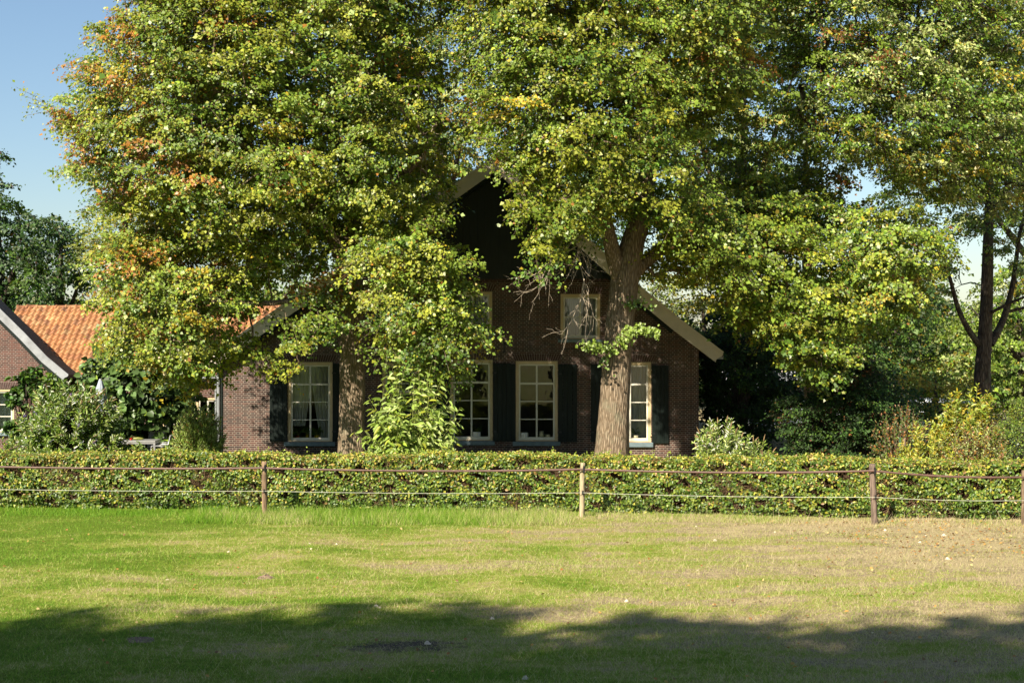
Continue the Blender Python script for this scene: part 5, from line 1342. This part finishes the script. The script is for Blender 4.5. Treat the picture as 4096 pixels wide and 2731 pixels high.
tree('oak_tree', 'tall dark trunked oak with spreading limbs at the right edge', [
    ([(1760,-330),(1620,-60),(1700,10),(1770,120),(1830,180),(1770,250),(1800,310),(1830,380),(1950,420),(2050,460),(2130,470),(2240,470),(2330,500),(2480,500),(2520,0),(2500,-330)], T4Y-6.4, 3.8, .65, .7),
    ([(2190,440),(2330,440),(2480,480),(2500,620),(2420,700),(2360,640),(2310,600),(2260,560),(2210,520)], T4Y-1, 2.2, .8, .85),
    ([(2130,600),(2200,590),(2240,640),(2180,690),(2100,680)], T4Y+1.8, .8, .7, .8),
    ], [
    ([(2262,1075,T4Y),(2260,960,T4Y),(2256,860,T4Y),(2262,780,T4Y),(2266,700,T4Y),(2268,620,T4Y),(2270,540,T4Y),(2274,440,T4Y),(2262,300,T4Y-.3),(2250,150,T4Y-.6),(2240,-60,T4Y-1)], [0.310, 0.273, 0.254, 0.223, 0.192, 0.174, 0.155, 0.136, 0.112, 0.087, 0.050]),
    ([(2256,800,T4Y),(2225,760,T4Y-.2),(2200,715,T4Y-.3),(2190,670,T4Y-.4),(2180,620,T4Y-.5),(2120,540,T4Y-.8)], [0.112, 0.093, 0.077, 0.068, 0.056, 0.025]),
    ([(2275,790,T4Y),(2305,740,T4Y+.3),(2318,690,T4Y+.4),(2330,640,T4Y+.4),(2340,540,T4Y+.4),(2380,400,T4Y+.4)], [0.124, 0.112, 0.099, 0.081, 0.062, 0.031]),
    ([(2272,720,T4Y-.1),(2310,700,T4Y-.6),(2352,680,T4Y-1),(2420,660,T4Y-1.4)], [0.056, 0.050, 0.043, 0.019]),
    ([(2318,715,T4Y+.4),(2360,705,T4Y),(2420,690,T4Y)], [0.056, 0.043, 0.019]),
    ([(2270,420,T4Y),(2180,300,T4Y-3),(2080,220,T4Y-5),(1950,180,T4Y-6.4),(1840,200,T4Y-7.2)], [0.099, 0.081, 0.062, 0.043, 0.019]),
    ([(2262,300,T4Y-.3),(2360,180,T4Y-1.6),(2460,120,T4Y-2)], [0.087, 0.062, 0.031]),
    ([(2250,160,T4Y-.6),(2120,60,T4Y-4),(1960,-20,T4Y-5.5),(1800,-100,T4Y-6)], [0.081, 0.062, 0.043, 0.019]),
    ], OAK, 104, nl=230, L=.08, wr=.6, bark='bark_dark', Rr=(.65, 1.1), jit=.55)
def back_tree(name, label, poly, Y, hd, px, r, pal, seed, nl=110, L=.13, spacing=1.5, Rr=(1.1, 1.7), shell=.5, top=None, bark='bark_dark', droop=.45, wr=.7, mat='leaf_far', cat='tree'):
    ys_ = [p[1] for p in poly]; t = min(ys_)+30 if top is None else top
    base = 784+CAMH*FO/Y
    xs_ = np.array([p[0] for p in poly]); 
    cx = xs_.mean()
    h = base-t
    limbs = [([(px, base, Y), (px+3, base-h*.3, Y), (px+(cx-px)*.3, base-h*.6, Y), (px+(cx-px)*.5, base-h*.95, Y)], [r*1.2, r, r*.7, r*.15]),
             ([(px+3, base-h*.35, Y), (px-(px-xs_.min())*.35, base-h*.55, Y-hd*.3), (px-(px-xs_.min())*.6, base-h*.7, Y-hd*.4)], [r*.5, r*.35, r*.1]),
             ([(px+3, base-h*.4, Y), (px+(xs_.max()-px)*.35, base-h*.6, Y-hd*.2), (px+(xs_.max()-px)*.6, base-h*.75, Y-hd*.3)], [r*.5, r*.35, r*.1])]
    return tree(name, label, [(poly, Y, hd, min(1, shell+.2))], limbs, pal, seed, cat, None, int(nl*1.7), L, Rr, spacing*.85, mat, bark, droop, twigs=False, wr=wr, base_r=.014, sides=14)
DK = [(6, G0*1.0), (4, G0*1.8), (2, G1*.9), (.6, BR*.6)]
MID = [(4, G1*1.1), (5, G2*1.0), (2, PALE*.8), (.7, YE*.5)]
YLW = [(3, G2), (4, YG*.9), (3, PALE*.9), (1.2, YE*.7)]
back_tree('dark_tree', 'dark broad tree behind the left brick gable', [(-120,400),(-10,425),(40,470),(62,505),(100,520),(100,640),(60,760),(-120,760)], 62, 3.5, -20, .4, DK, 201, spacing=1.25, nl=150)
back_tree('dark_tree', 'dark round tree behind the orange pantile roof', [(55,520),(110,490),(160,515),(205,570),(222,640),(215,720),(190,760),(60,760)], 60, 3.2, 130, .3, [(5, G0*1.3), (3, G1), (2, PALE*.45)], 202, spacing=1.2, nl=150)
back_tree('tall_tree', 'crown tip of a tall tree at the left edge', [(-160,300),(-20,330),(20,370),(0,395),(22,410),(5,450),(-60,480),(-160,450)], 66, 2.5, -80, .3, DK, 203)
back_tree('willow_tree', 'feathery yellow green tree behind the orange tips of the left linden', [(178,520),(200,470),(260,420),(340,430),(400,520),(420,640),(400,740),(200,740),(205,640),(190,580)], 57, 3.0, 290, .25, YLW, 204, spacing=1.15, nl=140, L=.15, wr=.35, droop=.9)
back_tree('green_tree', 'mid green tree behind the wing and the left linden', [(400,560),(500,500),(640,520),(760,560),(770,720),(400,740)], 66, 3, 560, .28, MID, 205, shell=.3, spacing=1.5)
back_tree('birch_tree', 'tall pale yellow tree behind the roof ridge between the two lindens', [(880,420),(880,220),(930,40),(960,-80),(1080,-80),(1120,60),(1130,250),(1120,430)], 66, 3, 1010, .3, [(2, G1), (4, G2), (4, PALE), (3, YE*.55)], 206, spacing=1.4, nl=120)
back_tree('green_tree', 'leafy tree behind the top of the right linden', [(1520,560),(1500,200),(1560,-40),(1650,-120),(1850,-120),(1900,100),(1880,350),(1820,560)], 60, 3.5, 1700, .35, MID, 207, spacing=1.35, nl=130)
back_tree('green_tree', 'dark green tree rising behind the house roof', [(900,520),(960,330),(1100,240),(1300,260),(1450,330),(1480,520),(1420,640),(950,640)], 71, 3, 1200, .3, [(4, G0*1.6), (4, G1)], 215, spacing=1.4, nl=130)
back_tree('yellow_tree', 'small yellowing tree just behind the right slope of the roof', [(1480,620),(1600,620),(1700,680),(1720,780),(1660,850),(1590,800),(1540,740),(1470,690)], 52, 2.2, 1630, .16, YLW, 208, spacing=.95, nl=130, L=.09)
back_tree('dark_tree', 'dark shaded tree beside the right wall of the house', [(1600,760),(1700,640),(1850,640),(1900,760),(1880,900),(1800,1000),(1640,1010),(1605,900)], 50, 2.6, 1705, .16, DK, 209, spacing=1.0, nl=130, L=.11)
back_tree('dark_tree', 'dark spreading tree between the third linden and the oak', [(1880,640),(2000,560),(2120,600),(2160,700),(2150,800),(2060,860),(1960,900),(1880,860)], 56, 3, 2010, .22, [(4, G0*1.4), (4, G1*.9), (1, YE*.4)], 210, spacing=1.15, nl=120, L=.11)
back_tree('green_tree', 'grey green tree behind the oak trunk', [(2150,760),(2200,690),(2330,600),(2460,560),(2480,900),(2400,980),(2150,960)], 64, 3.5, 2350, .25, MID, 211, spacing=1.3, nl=130)
back_tree('green_tree', 'tall grey green tree high behind the oak', [(2000,480),(2050,200),(2150,50),(2400,0),(2520,200),(2500,560),(2350,560),(2240,540),(2180,560)], 68, 4, 2390, .35, MID, 212, spacing=1.5, nl=120, shell=.4)
back_tree('yellow_tree', 'low yellow leaved tree behind the withered shrub', [(2060,860),(2130,830),(2230,850),(2260,930),(2240,1000),(2080,1000),(2040,930)], 52, 1.8, 2150, .12, [(3, YG), (3, YE*.7), (3, G2)], 213, spacing=.9, nl=110, L=.09)
back_tree('dark_tree', 'dark low tree behind the large holly bush', [(1880,860),(1960,820),(2060,850),(2100,940),(2080,1040),(1880,1040)], 47, 1.8, 1990, .15, DK, 214, spacing=.9, nl=130, L=.09)
# far wood that closes the view
rgw = np.random.default_rng(77)
n = 3400; x = rgw.uniform(-46, 52, n); y = rgw.uniform(84, 96, n); hmax = 5.6+1.6*np.sin(x*.31+1)+1.1*np.sin(x*.83)+np.clip((-x-20)*.12, 0, 3); z = hmax*rgw.uniform(.03, 1, n)**.8
Cn = np.stack([x, y, z], 1); ax_ = Cn+np.array([0, 4, 0])
Pw, AX, N, Ls, Ws, C, b_, (TA, TB) = sprays(rgw, Cn, ax_, 60, (1.4, 2.3), .26, [(5, G0*1.5), (5, G1), (2, PALE*.5), (1, YE*.35)], .4, wr=.7)
wd = link('far_wood', leaf_mesh('far_wood', Pw, AX, N, Ls, Ws, C), M['leaf_far']); tag(wd, 'distant mixed wood closing the view behind the houses', 'wood', kind='stuff')
# broad trees behind the camera: their shade lies over the near lawn
for i, (tx, ty, hh, rr) in enumerate([(-27.5, -5.5, 22.0, 5.2), (-21.8, -5.0, 22.4, 4.8), (-17.2, -5.6, 23.5, 4.4), (-12.2, -5.2, 22.2, 4.4), (-7.4, -5.6, 23.3, 4.2), (-2.4, -5.6, 23.6, 4.4), (3.0, -5.2, 22.8, 4.6)]):
    rs = np.random.default_rng(300+i); c = np.array([tx, ty, hh-6.6])
    root = empty('roadside_tree', (tx, ty, 0), 'tall roadside tree shading the near lawn, number %s from the left' % ['one', 'two', 'three', 'four', 'five', 'six', 'seven'][i], 'tree', 'roadside trees shading the near lawn')
    n = 420; d = norm(rs.normal(0, 1, (n, 3))); P = c+d*np.array([rr, rr*.8, 6.6])*(rs.uniform(.1, 1, n)**.4)[:, None]*(1+.1*np.sin(d[:, :1]*6+i))
    Pw, AX, N, Ls, Ws, C, b_, tw = sprays(rs, P, np.tile(c, (n, 1)), 75, (1.1, 1.8), .24, MID, .4, wr=.8)
    link('crown', leaf_mesh('crown', Pw-np.array(root.location), AX, N, Ls, Ws, C), M['leaf_far'], root)
    V, q, P_, r_ = trunk_tube(rs, [(0, 0, -.1), (.1, 0, 4), (0, .1, 10), (.1, 0, hh-3)], [.45, .38, .28, .08], 14, .4, .03, .3)
    link('trunk', mesh_arrays('trunk', V, q), M['bark_dark'], root, True)
